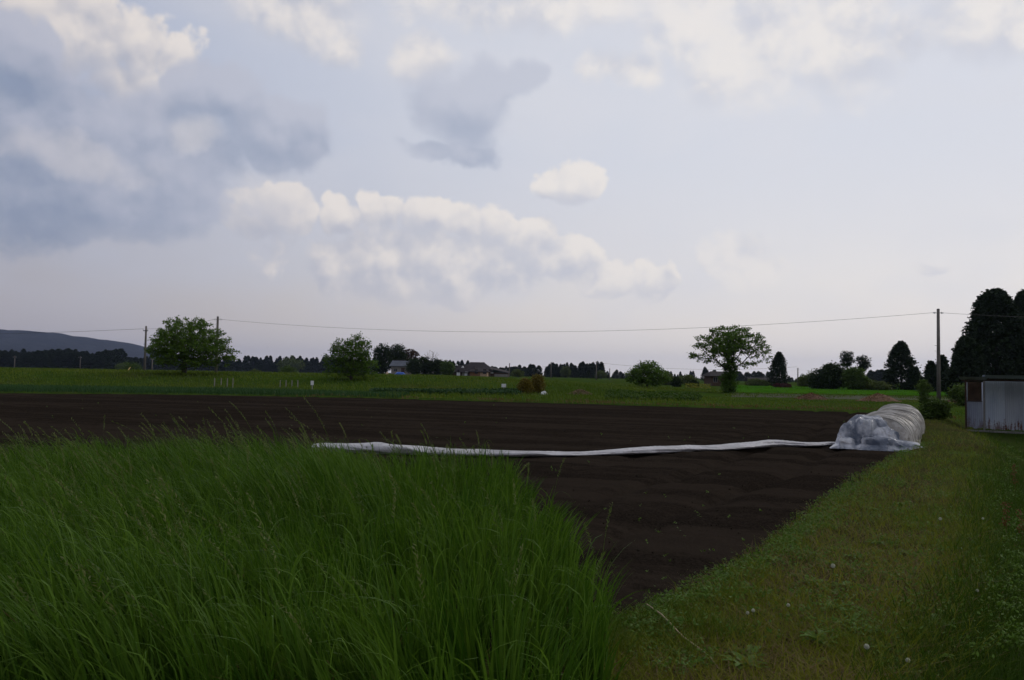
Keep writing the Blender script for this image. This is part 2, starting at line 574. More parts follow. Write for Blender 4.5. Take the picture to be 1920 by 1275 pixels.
def build_ground():
    ang = np.concatenate([np.linspace(-52, 52, 521), np.linspace(54, 306, 85)])
    ang = np.radians(ang)
    rad = np.concatenate([[0.3, 0.8, 1.4], np.geomspace(2.0, 120, 300), np.geomspace(130, 9500, 60)])
    A, D = np.meshgrid(ang, rad)
    X = D * np.sin(A); Y = D * np.cos(A)
    Z = height(X, Y)
    Z = np.where(in_soil(X, Y), np.minimum(Z, 0.0) - 0.22, Z)
    # far away the land settles to one level
    Z = Z + 0
    n = len(ang); v = np.stack([X, Y, Z], -1).reshape(-1, 3)
    i = np.arange(len(rad) - 1)[:, None]; j = np.arange(n)[None, :]
    f = np.stack([i * n + j, i * n + (j + 1) % n, (i + 1) * n + (j + 1) % n, (i + 1) * n + j], -1).reshape(-1, 4)[:, ::-1]
    c0 = len(v); v = np.vstack([v, [[0, 0, 0.05]]])
    cc = (v[:, 0] - edge_x(v[:, 1])) * 0.84
    bank = ss(cc, -0.3, 0.1) * (1 - ss(cc, 2.2, 4.0)) * (1 - ss(v[:, 1], 36, 44))
    bank = np.maximum(bank, (1 - ss(v[:, 1], 4.6, 5.2)) * (1 - ss(cc, 2.2, 4.0)))
    me = npmesh('ground', v, f, {'bank': bank}, mats=[M['ground']], smooth=True)
    tag(obj('ground', me), 'grassy farmland around the ploughed field', kind='structure')


def build_soil():
    # grid laid along the tractor passes
    t = np.array([0.955, -0.297]); n_ = np.array([0.297, 0.955])
    us = np.concatenate([np.arange(-75, -2, 0.30), np.arange(-2, 14, 0.075), np.arange(14, 26, 0.30)])
    vs = np.concatenate([np.arange(-14, 4, 0.3), np.arange(4, 20, 0.055), np.arange(20, 60, 0.12)])
    U, Vv = np.meshgrid(us, vs)
    X = U * t[0] + Vv * n_[0]; Y = U * t[1] + Vv * n_[1]
    wob = 0.5 * fbm(U * 0.05, Vv * 0.1, 3.0, 2)
    z = 0.024 * np.sin((Vv + wob) * 2 * math.pi / 1.9) ** 3 + 0.012 * np.sin((Vv + wob * 2) * 2 * math.pi / 0.42)
    z += 0.06 * fbm(X * 0.8, Y * 0.8, 0.0, 3) + 0.05 * (np.abs(fbm(X * 3, Y * 3, 4.0, 2)))
    fine_ = ss(U, -2.2, -1.5) * (1 - ss(U, 13, 14)) * (1 - ss(Vv, 17, 20))
    z += fine_ * (0.055 * np.abs(fbm(X * 5, Y * 5, 7.0, 3)) * vnoise(X * 0.7, Y * 0.9, 5.0) + 0.030 * np.maximum(vnoise(X * 7, Y * 7, 3.0) - 0.62, 0))
    # a few wheel tracks running along the bank
    s = (X - edge_x(Y)) * 0.84
    for off, dp in ((-1.3, 0.10), (-2.7, 0.10), (-4.4, 0.06)):
        z -= dp * np.exp(-((s - off - 0.15 * np.sin(Y * 0.6)) / 0.17) ** 2) * (0.45 + 0.9 * vnoise(Y * 1.2, off))
    z -= 0.025
    keep = in_soil(X, Y, 0.35)
    z = np.where(in_soil(X, Y, -0.5), z, np.minimum(z, -0.01))
    v = np.stack([X, Y, z], -1).reshape(-1, 3)
    nu = len(us)
    i = np.arange(len(vs) - 1)[:, None]; j = np.arange(nu - 1)[None, :]
    f = np.stack([i * nu + j, i * nu + j + 1, (i + 1) * nu + j + 1, (i + 1) * nu + j], -1).reshape(-1, 4)
    k = keep.reshape(-1)
    f = f[k[f].all(1)]
    used = np.unique(f); remap = -np.ones(len(v), int); remap[used] = np.arange(len(used))
    me = npmesh('ploughed_soil', v[used], remap[f], mats=[M['soil']], smooth=True)
    tag(obj('ploughed_soil', me), 'dark bare tilled soil with faint tractor lines', kind='structure')


build_ground()
build_soil()


def build_hills():
    # long wooded ridge far away on the left, with a real back side
    prof = [(-900, 655), (-500, 628), (-250, 620), (-100, 628), (0, 625), (55, 622), (110, 624), (150, 633), (200, 641), (250, 649), (290, 659), (360, 672), (450, 684), (560, 694)]
    xs = np.array([at(p[0], p[1], 4500)[0] for p in prof]); zs = np.array([at(p[0], p[1], 4500)[2] for p in prof])
    X = np.linspace(xs[0], xs[-1], 220)
    Zr = np.interp(X, xs, zs) + 9 * fbm(X * 0.01, 1.0, 0, 4)
    W = np.linspace(-1, 1, 41)
    XX, WW = np.meshgrid(X, W)
    sh = np.cos(WW * math.pi / 2) ** 1.2
    Z = -2 + np.interp(XX, X, np.maximum(Zr, 0)) * sh * (1 + 0.5 * (1 - np.abs(WW)) * 0 + 0.35 * fbm(XX * 0.006, WW * 3, 2.0, 4) * (np.abs(WW) > 0.05))
    Y = 4500 + WW * 1500
    v = np.stack([XX, Y, Z], -1).reshape(-1, 3); n = len(X)
    i = np.arange(len(W) - 1)[:, None]; j = np.arange(n - 1)[None, :]
    f = np.stack([i * n + j, i * n + j + 1, (i + 1) * n + j + 1, (i + 1) * n + j], -1).reshape(-1, 4)
    m = new_mat('far_forest')
    P = coord(); b = noise(P, 0.02, 5, 0.65, 3.0)
    out_of(m, principled(m, mixc(sstep(b, 0.35, 0.65), (0.013, 0.015, 0.014), (0.028, 0.031, 0.027)), 1.0, 0, b, 1.0, 20.0, 0.0))
    tag(obj('hills', npmesh('hills', v, f, mats=[m], smooth=True)), 'long low wooded ridge, blue with distance, at far left', kind='structure')


build_hills()


# ------------------------------------------------------------------ blades, leaves and cards
def blades(P, h, w, lean, curl, face, n=5, rnd=None, droop=0.12):
    """grass ribbons: P (N,3) roots, h heights, w widths, lean (N,2) sideways tip offset"""
    N = len(P)
    t = np.linspace(0, 1, n + 1)[None, :, None]
    h = h[:, None, None]; L = lean[:, None, :]
    side = np.stack([np.cos(face), np.sin(face)], -1)[:, None, :]
    xy = P[:, None, :2] + L * (t ** curl[:, None, None])
    z = P[:, None, 2:3] + h * (t - droop * t ** 3)
    wd = (w[:, None, None] * 0.5) * np.clip(1.02 - t ** 1.8, 0.03, 1) * (0.55 + 0.9 * np.minimum(t * 3, 0.5))
    a = np.concatenate([xy - side * wd, z], -1); b = np.concatenate([xy + side * wd, z], -1)
    v = np.stack([a, b], 2).reshape(-1, 3)
    base = (np.arange(N) * (2 * (n + 1)))[:, None]
    k = np.arange(n)[None, :] * 2
    f = np.stack([base + k, base + k + 1, base + k + 3, base + k + 2], -1).reshape(-1, 4)
    tint = np.repeat(rnd if rnd is not None else rng.random(N), 2 * (n + 1))
    return v, f, tint


def cards(C, length, width, up=0.3, dirs=None):
    """rhombic leaves: C (N,3) centres, random orientation with some bias to lie level"""
    N = len(C)
    nrm = rng.normal(size=(N, 3)); nrm[:, 2] = np.abs(nrm[:, 2]) + up
    nrm /= np.linalg.norm(nrm, axis=1, keepdims=True)
    d = rng.normal(size=(N, 3)) if dirs is None else dirs + 0.35 * rng.normal(size=(N, 3))
    d -= nrm * (d * nrm).sum(1, keepdims=True)
    d /= np.linalg.norm(d, axis=1, keepdims=True) + 1e-9
    s = np.cross(nrm, d)
    L = np.asarray(length).reshape(-1, 1) * 0.5; W = np.asarray(width).reshape(-1, 1) * 0.5
    v = np.stack([C - d * L, C + s * W - nrm * W * 0.3, C + d * L, C - s * W - nrm * W * 0.3], 1).reshape(-1, 3)
    f = np.arange(N * 4).reshape(-1, 4)
    return v, f


def join(parts):
    vs, fs, ts, ms = [], [], [], []; b = 0
    for i, (v, f, t, mi) in enumerate(parts):
        vs.append(v); fs.append(f + b); ts.append(t); ms.append(np.full(len(f), mi)); b += len(v)
    return np.vstack(vs), np.vstack(fs), np.concatenate(ts), np.concatenate(ms)


# ------------------------------------------------------------------ trees
def colonize(att, trunk, step=0.25, di=1.4, dk=0.38, maxit=140, jit=0.15):
    nodes = [np.array(p, float) for p in trunk]
    par = [-1] + list(range(len(trunk) - 1))
    near_d = np.full(len(att), 1e9); near_i = np.zeros(len(att), int)
    alive = np.ones(len(att), bool)

    def upd(idx):
        for i in idx:
            d = np.linalg.norm(att - nodes[i], axis=1)
            m = d < near_d
            near_d[m] = d[m]; near_i[m] = i
    upd(range(len(nodes)))
    made = set()
    for it in range(maxit):
        act = alive & (near_d < (di if it > 25 else 99))
        if not act.any(): break
        new = []
        for i in np.unique(near_i[act]):
            a = att[act & (near_i == i)]
            d = a - nodes[i]; d /= np.linalg.norm(d, axis=1, keepdims=True) + 1e-9
            g = d.mean(0) + jit * rng.normal(size=3)
            g /= np.linalg.norm(g) + 1e-9
            q = nodes[i] + g * step
            key = (i, tuple(np.round(g * 2.2).astype(int)))
            if key in made: continue
            made.add(key)
            nodes.append(q); par.append(int(i)); new.append(len(nodes) - 1)
        if not new: break
        upd(new)
        alive &= near_d > dk
        if len(nodes) > 2600: break
    return np.array(nodes), np.array(par)


def pipe_radii(nodes, par, tip=0.012, e=2.25):
    acc = np.zeros(len(nodes)); kids = np.zeros(len(nodes), int)
    for i in range(len(nodes) - 1, 0, -1):
        if kids[i] == 0: acc[i] = tip ** e
        acc[par[i]] += acc[i]; kids[par[i]] += 1
    return np.maximum(acc, tip ** e) ** (1 / e), kids


def limb_mesh(nodes, par, rad, sides=5):
    idx = np.arange(1, len(nodes)); a = nodes[par[idx]]; b = nodes[idx]
    t = b - a; t /= np.linalg.norm(t, axis=1, keepdims=True) + 1e-9
    ref = np.where(np.abs(t[:, 2:3]) < 0.9, np.array([[0, 0, 1.0]]), np.array([[1.0, 0, 0]]))
    u = np.cross(t, ref); u /= np.linalg.norm(u, axis=1, keepdims=True); w = np.cross(t, u)
    ra = np.minimum(rad[par[idx]], rad[idx] * 1.35)[:, None]; rb = rad[idx][:, None]
    an = np.arange(sides) * 2 * math.pi / sides
    rings = []
    for base, r in ((a - t * ra * 0.3, ra), (b, rb)):
        rings.append(base[:, None, :] + (u[:, None, :] * np.cos(an)[None, :, None] + w[:, None, :] * np.sin(an)[None, :, None]) * r[:, None, :])
    v = np.concatenate(rings, 1).reshape(-1, 3)
    o = (np.arange(len(idx)) * 2 * sides)[:, None]; k = np.arange(sides)[None, :]; k2 = (k + 1) % sides
    f = np.stack([o + k, o + k2, o + sides + k2, o + sides + k], -1).reshape(-1, 4)
    return v, f


def in_blobs(n, blobs):
    """random points inside a union of ellipsoids (cx,cy,cz,rx,ry,rz), denser towards the skin"""
    vol = np.array([b[3] * b[4] * b[5] for b in blobs]); vol = vol / vol.sum()
    k = rng.choice(len(blobs), n, p=vol)
    d = rng.normal(size=(n, 3)); d /= np.linalg.norm(d, axis=1, keepdims=True)
    r = rng.random(n) ** 0.42
    B = np.array(blobs)[k]
    return B[:, :3] + d * r[:, None] * B[:, 3:6]


def broadleaf(name, loc, blobs, trunk_h, trunk_r, label, leaf='leaf', bark='bark', natt=700, leaves=9000, lsize=0.17, step=0.26,
              tip=0.012, spread=0.22, group=None, trunk_split=None, extra=None, dk=0.4, outward=0.0, cat='tree', rz=0.0):
    root = empty(name, loc, rz)
    tag(root, label, cat, group)
    att = in_blobs(natt, blobs)
    trunk = [np.array([0.03 * math.sin(z * 3), 0.03 * math.cos(z * 2), z]) for z in np.arange(-0.15, trunk_h, step)]
    nodes, par = colonize(att, trunk, step=step, dk=dk)
    rad, kids = pipe_radii(nodes, par, tip)
    rad = rad * (trunk_r / rad[0]) ** np.clip((rad / rad[0]), 0.15, 1)
    rad[0] *= 1.5; rad[1:3] *= 1.15
    v, f = limb_mesh(nodes, par, rad)
    obj('trunk', npmesh('trunk', v, f, mats=[M[bark]], smooth=True), root)
    if leaves:
        thin = np.where((rad < tip * 4.0) & (np.arange(len(nodes)) > len(trunk)))[0]
        wgt = np.where(kids[thin] == 0, 4.0, 1.0); wgt = wgt / wgt.sum()
        k = rng.choice(thin, leaves, p=wgt)
        tdir = nodes[k] - nodes[par[k]]; tdir /= np.linalg.norm(tdir, axis=1, keepdims=True) + 1e-9
        C = nodes[k] + rng.normal(size=(leaves, 3)) * spread * np.array([1, 1, 0.6]) + tdir * rng.random((leaves, 1)) * outward
        clump = rng.random(len(nodes))[k]
        L = lsize * (0.6 + 0.8 * rng.random(leaves))
        v, f = cards(C, L, L * 0.62, 0.5, tdir)
        t = np.repeat(np.clip(0.6 * clump + 0.4 * rng.random(leaves), 0, 1), 4)
        if extra is not None:
            v2, f2, t2 = extra
            f = np.vstack([f, f2 + len(v)]); v = np.vstack([v, v2]); t = np.concatenate([t, t2])
        obj('crown', npmesh('crown', v, f, {'tint': t}, [M[leaf]]), root)
    return root


def clump_cards(blobs, nclump, per, csize, lsize, tint_var=1.0, hollow=0.55):
    """foliage masses without visible limbs: clumps of leaves spread near the skin of a blob union"""
    k = rng.choice(len(blobs), nclump, p=(lambda a: a / a.sum())(np.array([b[3] * b[4] + b[4] * b[5] + b[3] * b[5] for b in blobs])))
    B = np.array(blobs)[k]
    d = rng.normal(size=(nclump, 3)); d /= np.linalg.norm(d, axis=1, keepdims=True)
    r = hollow + (1.06 - hollow) * rng.random(nclump) ** 0.7
    cc = B[:, :3] + d * r[:, None] * B[:, 3:6]
    C = np.repeat(cc, per, 0) + rng.normal(size=(nclump * per, 3)) * csize * np.array([1, 1, 0.7])
    C[:, 2] = np.maximum(C[:, 2], 0.02)
    L = lsize * (0.55 + 0.9 * rng.random(len(C)))
    v, f = cards(C, L, L * 0.7, 0.4)
    t = np.repeat(np.clip(np.repeat(rng.random(nclump), per) * 0.6 + 0.4 * rng.random(len(C)), 0, 1) * tint_var, 4)
    return v, f, t


def shrub(name, loc, blobs, label, leaf='leaf_b', n=260, per=14, cs=0.16, ls=0.16, group=None, cat='bush', bark='bark', hollow=0.4, stems=5):
    root = empty(name, loc); tag(root, label, cat, group)
    v, f, t = clump_cards(blobs, n, per, cs, ls, 1.0, hollow)
    obj('crown', npmesh('crown', v, f, {'tint': t}, [M[leaf]]), root)
    mb = MB()
    top = max(b[2] for b in blobs)
    for i in range(stems):
        b = random.choice(blobs)
        e = Vector((b[0] + random.uniform(-.4, .4) * b[3], b[1] + random.uniform(-.4, .4) * b[4], b[2]))
        s = Vector((e.x * 0.25, e.y * 0.25, -0.08))
        r = 0.02 + 0.018 * top
        mb.tube([s, s.lerp(e, 0.5) + Vector((random.uniform(-.1, .1), random.uniform(-.1, .1), 0.1)), e], [r, r * 0.7, r * 0.3], 6)
    mb.build('trunk', M[bark], root, smooth=True)
    return root


def conifer_mesh(h, rb, n=700, per=10, cs=0.3, ls=0.35, blunt=0.5, z0=0.06, lump=0.35, seed=1):
    """cedar crown: drooping sprays heaped round a stem, lumpy outline"""
    t = rng.random(n) ** 0.75
    prof = (1 - t) ** blunt * np.clip(t * 9 + 0.45, 0, 1)
    a = rng.random(n) * 2 * math.pi
    lumps = 1 + lump * (vnoise(np.cos(a) * 1.7 + 5, np.sin(a) * 1.7 + 5, t * h * 0.55 + seed * 13) - 0.5) * 2
    r = rb * prof * lumps * (0.35 + 0.65 * rng.random(n) ** 0.45)
    cc = np.stack([np.cos(a) * r, np.sin(a) * r, h * (z0 + (0.985 - z0) * t) - 0.12 * r], -1)
    C = np.repeat(cc, per, 0) + rng.normal(size=(n * per, 3)) * cs * np.repeat(0.35 + 0.65 * (1 - t), per)[:, None]
    dirs = np.stack([np.cos(a), np.sin(a), np.full(n, -0.1)], -1).repeat(per, 0)
    L = ls * (0.6 + 0.8 * rng.random(len(C)))
    v, f = cards(C, L, L * 0.55, 0.3, dirs)
    tint = np.repeat(np.clip(np.repeat(rng.random(n), per) * 0.6 + 0.4 * rng.random(len(C)), 0, 1), 4)
    crown = npmesh('crown', v, f, {'tint': tint}, [M['cedar']])
    mb = MB().tube([(0, 0, -0.3), (0.02, 0, h * 0.5), (0, 0.02, h * 0.93)], [h * 0.024 + 0.05, h * 0.014 + 0.02, 0.02], 7)
    tr = bpy.data.meshes.new('trunk'); tr.from_pydata(mb.v, [], mb.f); tr.materials.append(M['bark_dark'])
    return crown, tr


def conifer(loc, crown, trunk, label, s=1.0, sz=None, group=None, rz=0.0, name='cedar_tree'):
    root = empty(name, loc, rz)
    root.scale = (s, s, sz or s)
    tag(root, label, 'tree', group)
    obj('trunk', trunk, root); obj('crown', crown, root)
    return root



# ------------------------------------------------------------------ plastic tunnel, gathered film and its long strip on the soil
def plastic_mat(name, ca, cb, dirt, dirt_amt, rough=0.38, trans=0.2):
    m = new_mat(name); t = m.node_tree
    P = coord()
    n1 = noise(P, 2.2, 4, 0.6, 1.0); n2 = noise(P, 14, 3, 0.6, 3.0)
    cc = mixc(sstep(n1, 0.35, 0.65), ca, cb)
    cc = mixc(sstep(n2 * 0.5 + n1 * 0.5, 0.52, 0.68) * dirt_amt, cc, dirt)
    d = t.nodes.new('ShaderNodeBsdfPrincipled'); t.links.new(cc.s, d.inputs['Base Color'])
    d.inputs['Roughness'].default_value = rough; d.inputs['Specular IOR Level'].default_value = 0.5
    b = t.nodes.new('ShaderNodeBump'); b.inputs['Strength'].default_value = 0.6; b.inputs['Distance'].default_value = 0.03
    t.links.new(n2.s, b.inputs['Height']); t.links.new(b.outputs[0], d.inputs['Normal'])
    tr = t.nodes.new('ShaderNodeBsdfTranslucent'); t.links.new(cc.s, tr.inputs['Color'])
    mx = t.nodes.new('ShaderNodeMixShader'); mx.inputs[0].default_value = trans
    t.links.new(d.outputs[0], mx.inputs[1]); t.links.new(tr.outputs[0], mx.inputs[2])
    out_of(m, mx.outputs[0])
    return m


M['film'] = plastic_mat('tunnel_film', (0.17, 0.150, 0.128), (0.42, 0.40, 0.375), (0.13, 0.09, 0.06), 0.85)
M['sheet'] = plastic_mat('silver_sheet', (0.09, 0.11, 0.15), (0.52, 0.53, 0.56), (0.20, 0.16, 0.12), 0.6, 0.24, 0.04)
M['strip'] = plastic_mat('white_film', (0.38, 0.37, 0.38), (0.56, 0.55, 0.57), (0.24, 0.20, 0.16), 0.55)
M['hoop'] = plain('hoop_pole', (0.40, 0.38, 0.34), 0.6, 0.2, 6)
M['strap'] = plain('black_strap', (0.035, 0.033, 0.032), 0.7, 0.2, 6)


def build_tunnel():
    p0 = np.array([9.00, 19.5]); p1 = np.array([14.9, 30.4])
    L = float(np.linalg.norm(p1 - p0)); T = (p1 - p0) / L; Nn = np.array([T[1], -T[0]])
    pitch = 0.80
    nh = int(L / pitch)
    ns, na = 260, 46
    s = np.linspace(0, nh * pitch, ns)
    a = np.linspace(-0.20, math.pi + 0.20, na)
    Sg, A = np.meshgrid(s, a, indexing='ij')
    hs_ = np.arange(nh + 1) * pitch + np.array([0.0] + [random.uniform(-.22, .22) for _ in range(nh - 1)] + [0.0])
    phase = np.interp(Sg + 0.10 * np.cos(A) * (vnoise(Sg * 0.9, 3.0) - 0.5), hs_, np.arange(nh + 1))
    k = np.round(phase)
    tense = np.abs(np.sin(phase * math.pi))           # 0 on a hoop, 1 between two hoops
    jitter = 0.05 * (vnoise(k * 3.7, 1.0) - 0.5)
    r = 1 - (0.02 + 0.16 * vnoise(np.floor(phase) * 5.3, 2.0)) * tense + jitter * 2 * (1 - tense * 0.5)
    r = r + 0.12 * fbm(Sg * 2.2, A * 2.0, 1.0, 3) + 0.06 * np.abs(fbm(Sg * 6 + A * 2, A * 2.5, 4.0, 2)) + 0.05 * np.abs(fbm(Sg * 5, A * 0.8, 6.0, 2)) * np.cos(A) ** 2
    w, h = 0.78, 0.75
    ca, sa = np.cos(A), np.sin(A)
    X = w * np.sign(ca) * np.abs(ca) ** 0.85 * r
    Z = h * np.clip(sa, 0, 1) ** 0.80 * r
    # the hem lies out on the soil in loose folds
    hem = np.clip(-sa, 0, 1) / math.sin(0.20)
    X = X + np.sign(ca) * hem * (0.12 + 0.16 * vnoise(Sg * 2.3, np.sign(ca) * 4.0))
    Z = np.where(sa < 0, 0.03 + 0.05 * np.abs(fbm(Sg * 4, A * 9, 2.0, 3)), np.maximum(Z, 0.03))
    bend = 0.18 * np.sin(Sg / L * math.pi)
    v = np.stack([(X + bend) * Nn[0] + Sg * T[0], (X + bend) * Nn[1] + Sg * T[1], Z], -1).reshape(-1, 3)
    i = np.arange(ns - 1)[:, None]; j = np.arange(na - 1)[None, :]
    f = np.stack([i * na + j, (i + 1) * na + j, (i + 1) * na + j + 1, i * na + j + 1], -1).reshape(-1, 4)
    root = empty('row_tunnel', (p0[0], p0[1], 0.0))
    tag(root, 'low hooped tunnel of dirty pale plastic film beside the grass path', 'tunnel')
    obj('film_cover', npmesh('film_cover', v, f, mats=[M['film']], smooth=True), root)
    aa = np.linspace(0, math.pi, 25)
    for q in range(nh + 1):
        ss_ = hs_[q]; jt = 1.0 + 0.10 * (float(vnoise(q * 3.7, 1.0)) - 0.5) + 0.022
        bd = 0.18 * math.sin(ss_ / L * math.pi)
        lean = random.uniform(-0.05, 0.05)
        pts = []
        for t in aa:
            x = w * math.copysign(abs(math.cos(t)) ** 0.85, math.cos(t)) * jt + bd; z = h * max(math.sin(t), 0) ** 0.8 * jt
            so_ = ss_ + lean * math.sin(t)
            pts.append((x * Nn[0] + so_ * T[0], x * Nn[1] + so_ * T[1], z - 0.01))
        MB().tube(pts, 0.011, 6).build('hoop', M['hoop'], root, smooth=True)
        if q < nh and q % 2 == 0:        # a flat strap pressing the film down between two hoops
            sm = ss_ + pitch * random.uniform(0.35, 0.65); bd = 0.18 * math.sin(sm / L * math.pi)
            vs, fs = [], []
            for t in aa:
                x = w * math.copysign(abs(math.cos(t)) ** 0.85, math.cos(t)) * 0.972 + bd; z = h * max(math.sin(t), 0) ** 0.8 * 0.972
                for e in (-0.012, 0.012):
                    vs.append((x * Nn[0] + (sm + e + 0.12 * math.cos(t)) * T[0], x * Nn[1] + (sm + e + 0.12 * math.cos(t)) * T[1], z))
            fs = [(2 * m_, 2 * m_ + 1, 2 * m_ + 3, 2 * m_ + 2) for m_ in range(len(aa) - 1)]
            MB().add(vs, fs).build('strap', M['strap'], root)
    # back end closed and tucked under
    vs = [(0.18 * 0 + x * Nn[0] + (nh * pitch + 0.25 * math.sin(t)) * T[0] * 1.0, x * Nn[1] + (nh * pitch + 0.25 * math.sin(t)) * T[1], z)
          for t in aa for x, z in ((w * math.cos(t) * 0.97, h * math.sin(t) ** 0.8 * 0.97),)]
    vs.append((nh * pitch * T[0] + 0.4 * T[0], nh * pitch * T[1] + 0.4 * T[1], 0.0))
    MB().add(vs, [(m_, m_ + 1, len(vs) - 1) for m_ in range(len(aa) - 1)]).build('end_flap', M['film'], root, smooth=True)

    # near end: film drawn down to the ground in creases
    na_ = 60; th_ = np.linspace(0, math.pi, na_); rows_ = []
    for q in np.linspace(0, 1, 14):
        wv_ = 0.10 * np.sin(q * math.pi / 2) * (vnoise(th_ * 7, 2.0) - 0.5) * 2
        fx = np.cos(th_) * w * (1 - 0.10 * q + wv_ * 0.3); fz = h * np.clip(np.sin(th_), 0, 1) ** 0.8 * (1 - q) ** 0.9 * 0.99
        fo = -(0.02 + 0.42 * np.sin(q * math.pi / 2) * np.sin(th_) + wv_ * np.sin(th_))
        rows_.append(np.stack([fx * Nn[0] + fo * T[0], fx * Nn[1] + fo * T[1], fz + 0.012], -1))
    v = np.concatenate(rows_); i = np.arange(13)[:, None]; j = np.arange(na_ - 1)[None, :]
    f = np.stack([i * na_ + j, i * na_ + j + 1, (i + 1) * na_ + j + 1, (i + 1) * na_ + j], -1).reshape(-1, 4)
    obj('end_flap', npmesh('end_flap', v, f, mats=[M['film']], smooth=True), root)

    # gathered sheet at the near end: folded facets
    def crumple(cx, cy, ax, ay, h_, rot, seed, planes=46, n1=64, n2=26, skirt=0.25, fold=0.16):
        r_ = np.random.default_rng(seed)
        q_ = np.arange(planes) + 0.5                      # evenly spread facets, then shaken
        zq = q_ / planes; aq = q_ * 2.39996
        pn = np.stack([np.sqrt(1 - zq ** 2) * np.cos(aq), np.sqrt(1 - zq ** 2) * np.sin(aq), zq], -1) + 0.22 * r_.normal(size=(planes, 3))
        pn /= np.linalg.norm(pn, axis=1, keepdims=True)
        pd = 0.74 + 0.22 * r_.random(planes)
        th = np.linspace(0, 2 * math.pi, n1, endpoint=False); ph = np.linspace(0.0, math.pi / 2, n2)
        TH, PH = np.meshgrid(th, ph, indexing='ij')
        D = np.stack([np.cos(TH) * np.cos(PH), np.sin(TH) * np.cos(PH), np.sin(PH)], -1)
        dots = np.einsum('abk,pk->abp', D, pn)
        rr = np.minimum(np.min(np.where(dots > 0.05, pd / np.maximum(dots, 0.05), 9), -1), 1.10)
        rr = rr * ((np.abs(np.cos(PH)) ** 4 + np.abs(np.sin(PH)) ** 4) ** -0.25) * 0.97
        # long tension folds running from the ridge to the hem
        for q in range(7):
            a0 = r_.random() * 6.28; sl = r_.normal() * 0.7; wf = 0.05 + 0.09 * r_.random()
            da = np.angle(np.exp(1j * (TH - a0 - sl * PH)))
            env = np.clip(1.25 - PH, 0, 1) * (0.4 + 0.6 * np.sin(PH * 2 + r_.random() * 3) ** 2)
            rr = rr + fold * r_.choice([-1.1, 1.0]) * np.exp(-np.abs(da) / wf) * env
        rr = rr + 0.04 * fbm(D[..., 0] * 3 + seed, D[..., 1] * 3, D[..., 2] * 3, 2)
        flare = 1 + skirt * np.clip(1 - PH / 0.35, 0, 1) * (0.5 + 1.2 * vnoise(np.cos(TH) * 3 + seed, np.sin(TH) * 3))
        x = D[..., 0] * rr * ax * flare; y = D[..., 1] * rr * ay * flare; z = D[..., 2] * rr * h_
        z = np.where(PH < 0.02, -0.02, np.maximum(z, 0.0))
        c_, s_ = math.cos(rot), math.sin(rot)
        v_ = np.stack([cx + x * c_ - y * s_, cy + x * s_ + y * c_, z], -1).reshape(-1, 3)
        i_ = np.arange(n1)[:, None]; j_ = np.arange(n2 - 1)[None, :]
        f_ = np.stack([i_ * n2 + j_, ((i_ + 1) % n1) * n2 + j_, ((i_ + 1) % n1) * n2 + j_ + 1, i_ * n2 + j_ + 1], -1).reshape(-1, 4)
        return v_, f_, np.zeros(len(v_)), 0
    ang = math.atan2(T[1], T[0])
    parts = [crumple(-0.20, 0.02, 0.74, 0.68, 0.84, ang, 3, 30, n1=150, n2=46, skirt=0.10, fold=0.20), crumple(-0.62, -0.10, 0.34, 0.34, 0.68, 0.9, 5, 20, n1=90, skirt=0.2, fold=0.20),
             crumple(-0.10, -0.44, 0.44, 0.30, 0.56, -0.3, 6, 20, n1=90, skirt=0.25, fold=0.20), crumple(-0.42, -0.34, 0.30, 0.30, 0.80, 0.4, 27, 20, n1=90, skirt=0.2, fold=0.22),
             crumple(-0.86, -0.40, 0.34, 0.18, 0.26, 0.3, 8, 14, skirt=0.4, fold=0.2), crumple(-0.28, -0.76, 0.46, 0.20, 0.32, -0.25, 12, 16, skirt=0.4, fold=0.22),
             crumple(0.22, -0.84, 0.46, 0.16, 0.22, -0.3, 15, 14, skirt=0.5, fold=0.2), crumple(0.48, -0.88, 0.26, 0.10, 0.10, -0.3, 19, 12, skirt=0.6, fold=0.2)]
    v, f, t, _m = join(parts)
    me = npmesh('gathered_sheet', v, f, mats=[M['sheet']], smooth=False)
    o = obj('gathered_sheet', me, root)
    tag(o, 'blue grey sheet crumpled over the near end')

    # long twisted strip of film lying across the soil
    pix = [(1585, 836), (1555, 834), (1500, 836), (1440, 836), (1370, 841), (1300, 844), (1230, 848), (1160, 850), (1090, 852), (1030, 853), (960, 853), (900, 852), (840, 852), (760, 849), (690, 847), (620, 846), (590, 846)]
    pts = np.array([hit(*q)[:2] for q in pix])
    d = np.concatenate([[0], np.cumsum(np.linalg.norm(np.diff(pts, axis=0), axis=1))])
    u = np.linspace(0, d[-1], 420)
    cxx = np.interp(u, d, pts[:, 0]); cyy = np.interp(u, d, pts[:, 1])
    tx, ty = np.gradient(cxx), np.gradient(cyy); ln = np.hypot(tx, ty); nx, ny = ty / ln, -tx / ln
    wid = np.interp(u, [0, 0.6, 1.5, 4, 7, 9, 11, 12.5, 14], [0.12, 0.14, 0.26, 0.28, 0.24, 0.20, 0.30, 0.36, 0.25]) * (0.85 + 0.4 * vnoise(u * 1.1, 3.0))
    hei = np.interp(u, [0, 0.8, 2, 4.5, 6, 8, 9.5, 12, 14], [0.11, 0.08, 0.135, 0.095, 0.12, 0.08, 0.125, 0.20, 0.11]) * (0.8 + 0.45 * vnoise(u * 0.9, 9.0))
    nc = 40
    a = np.linspace(0, 2 * math.pi, nc, endpoint=False)
    Ug, A = np.meshgrid(u, a, indexing='ij')
    tw = A + Ug * 0.5 + 1.6 * fbm(Ug * 0.5, 2.0, 0, 2)
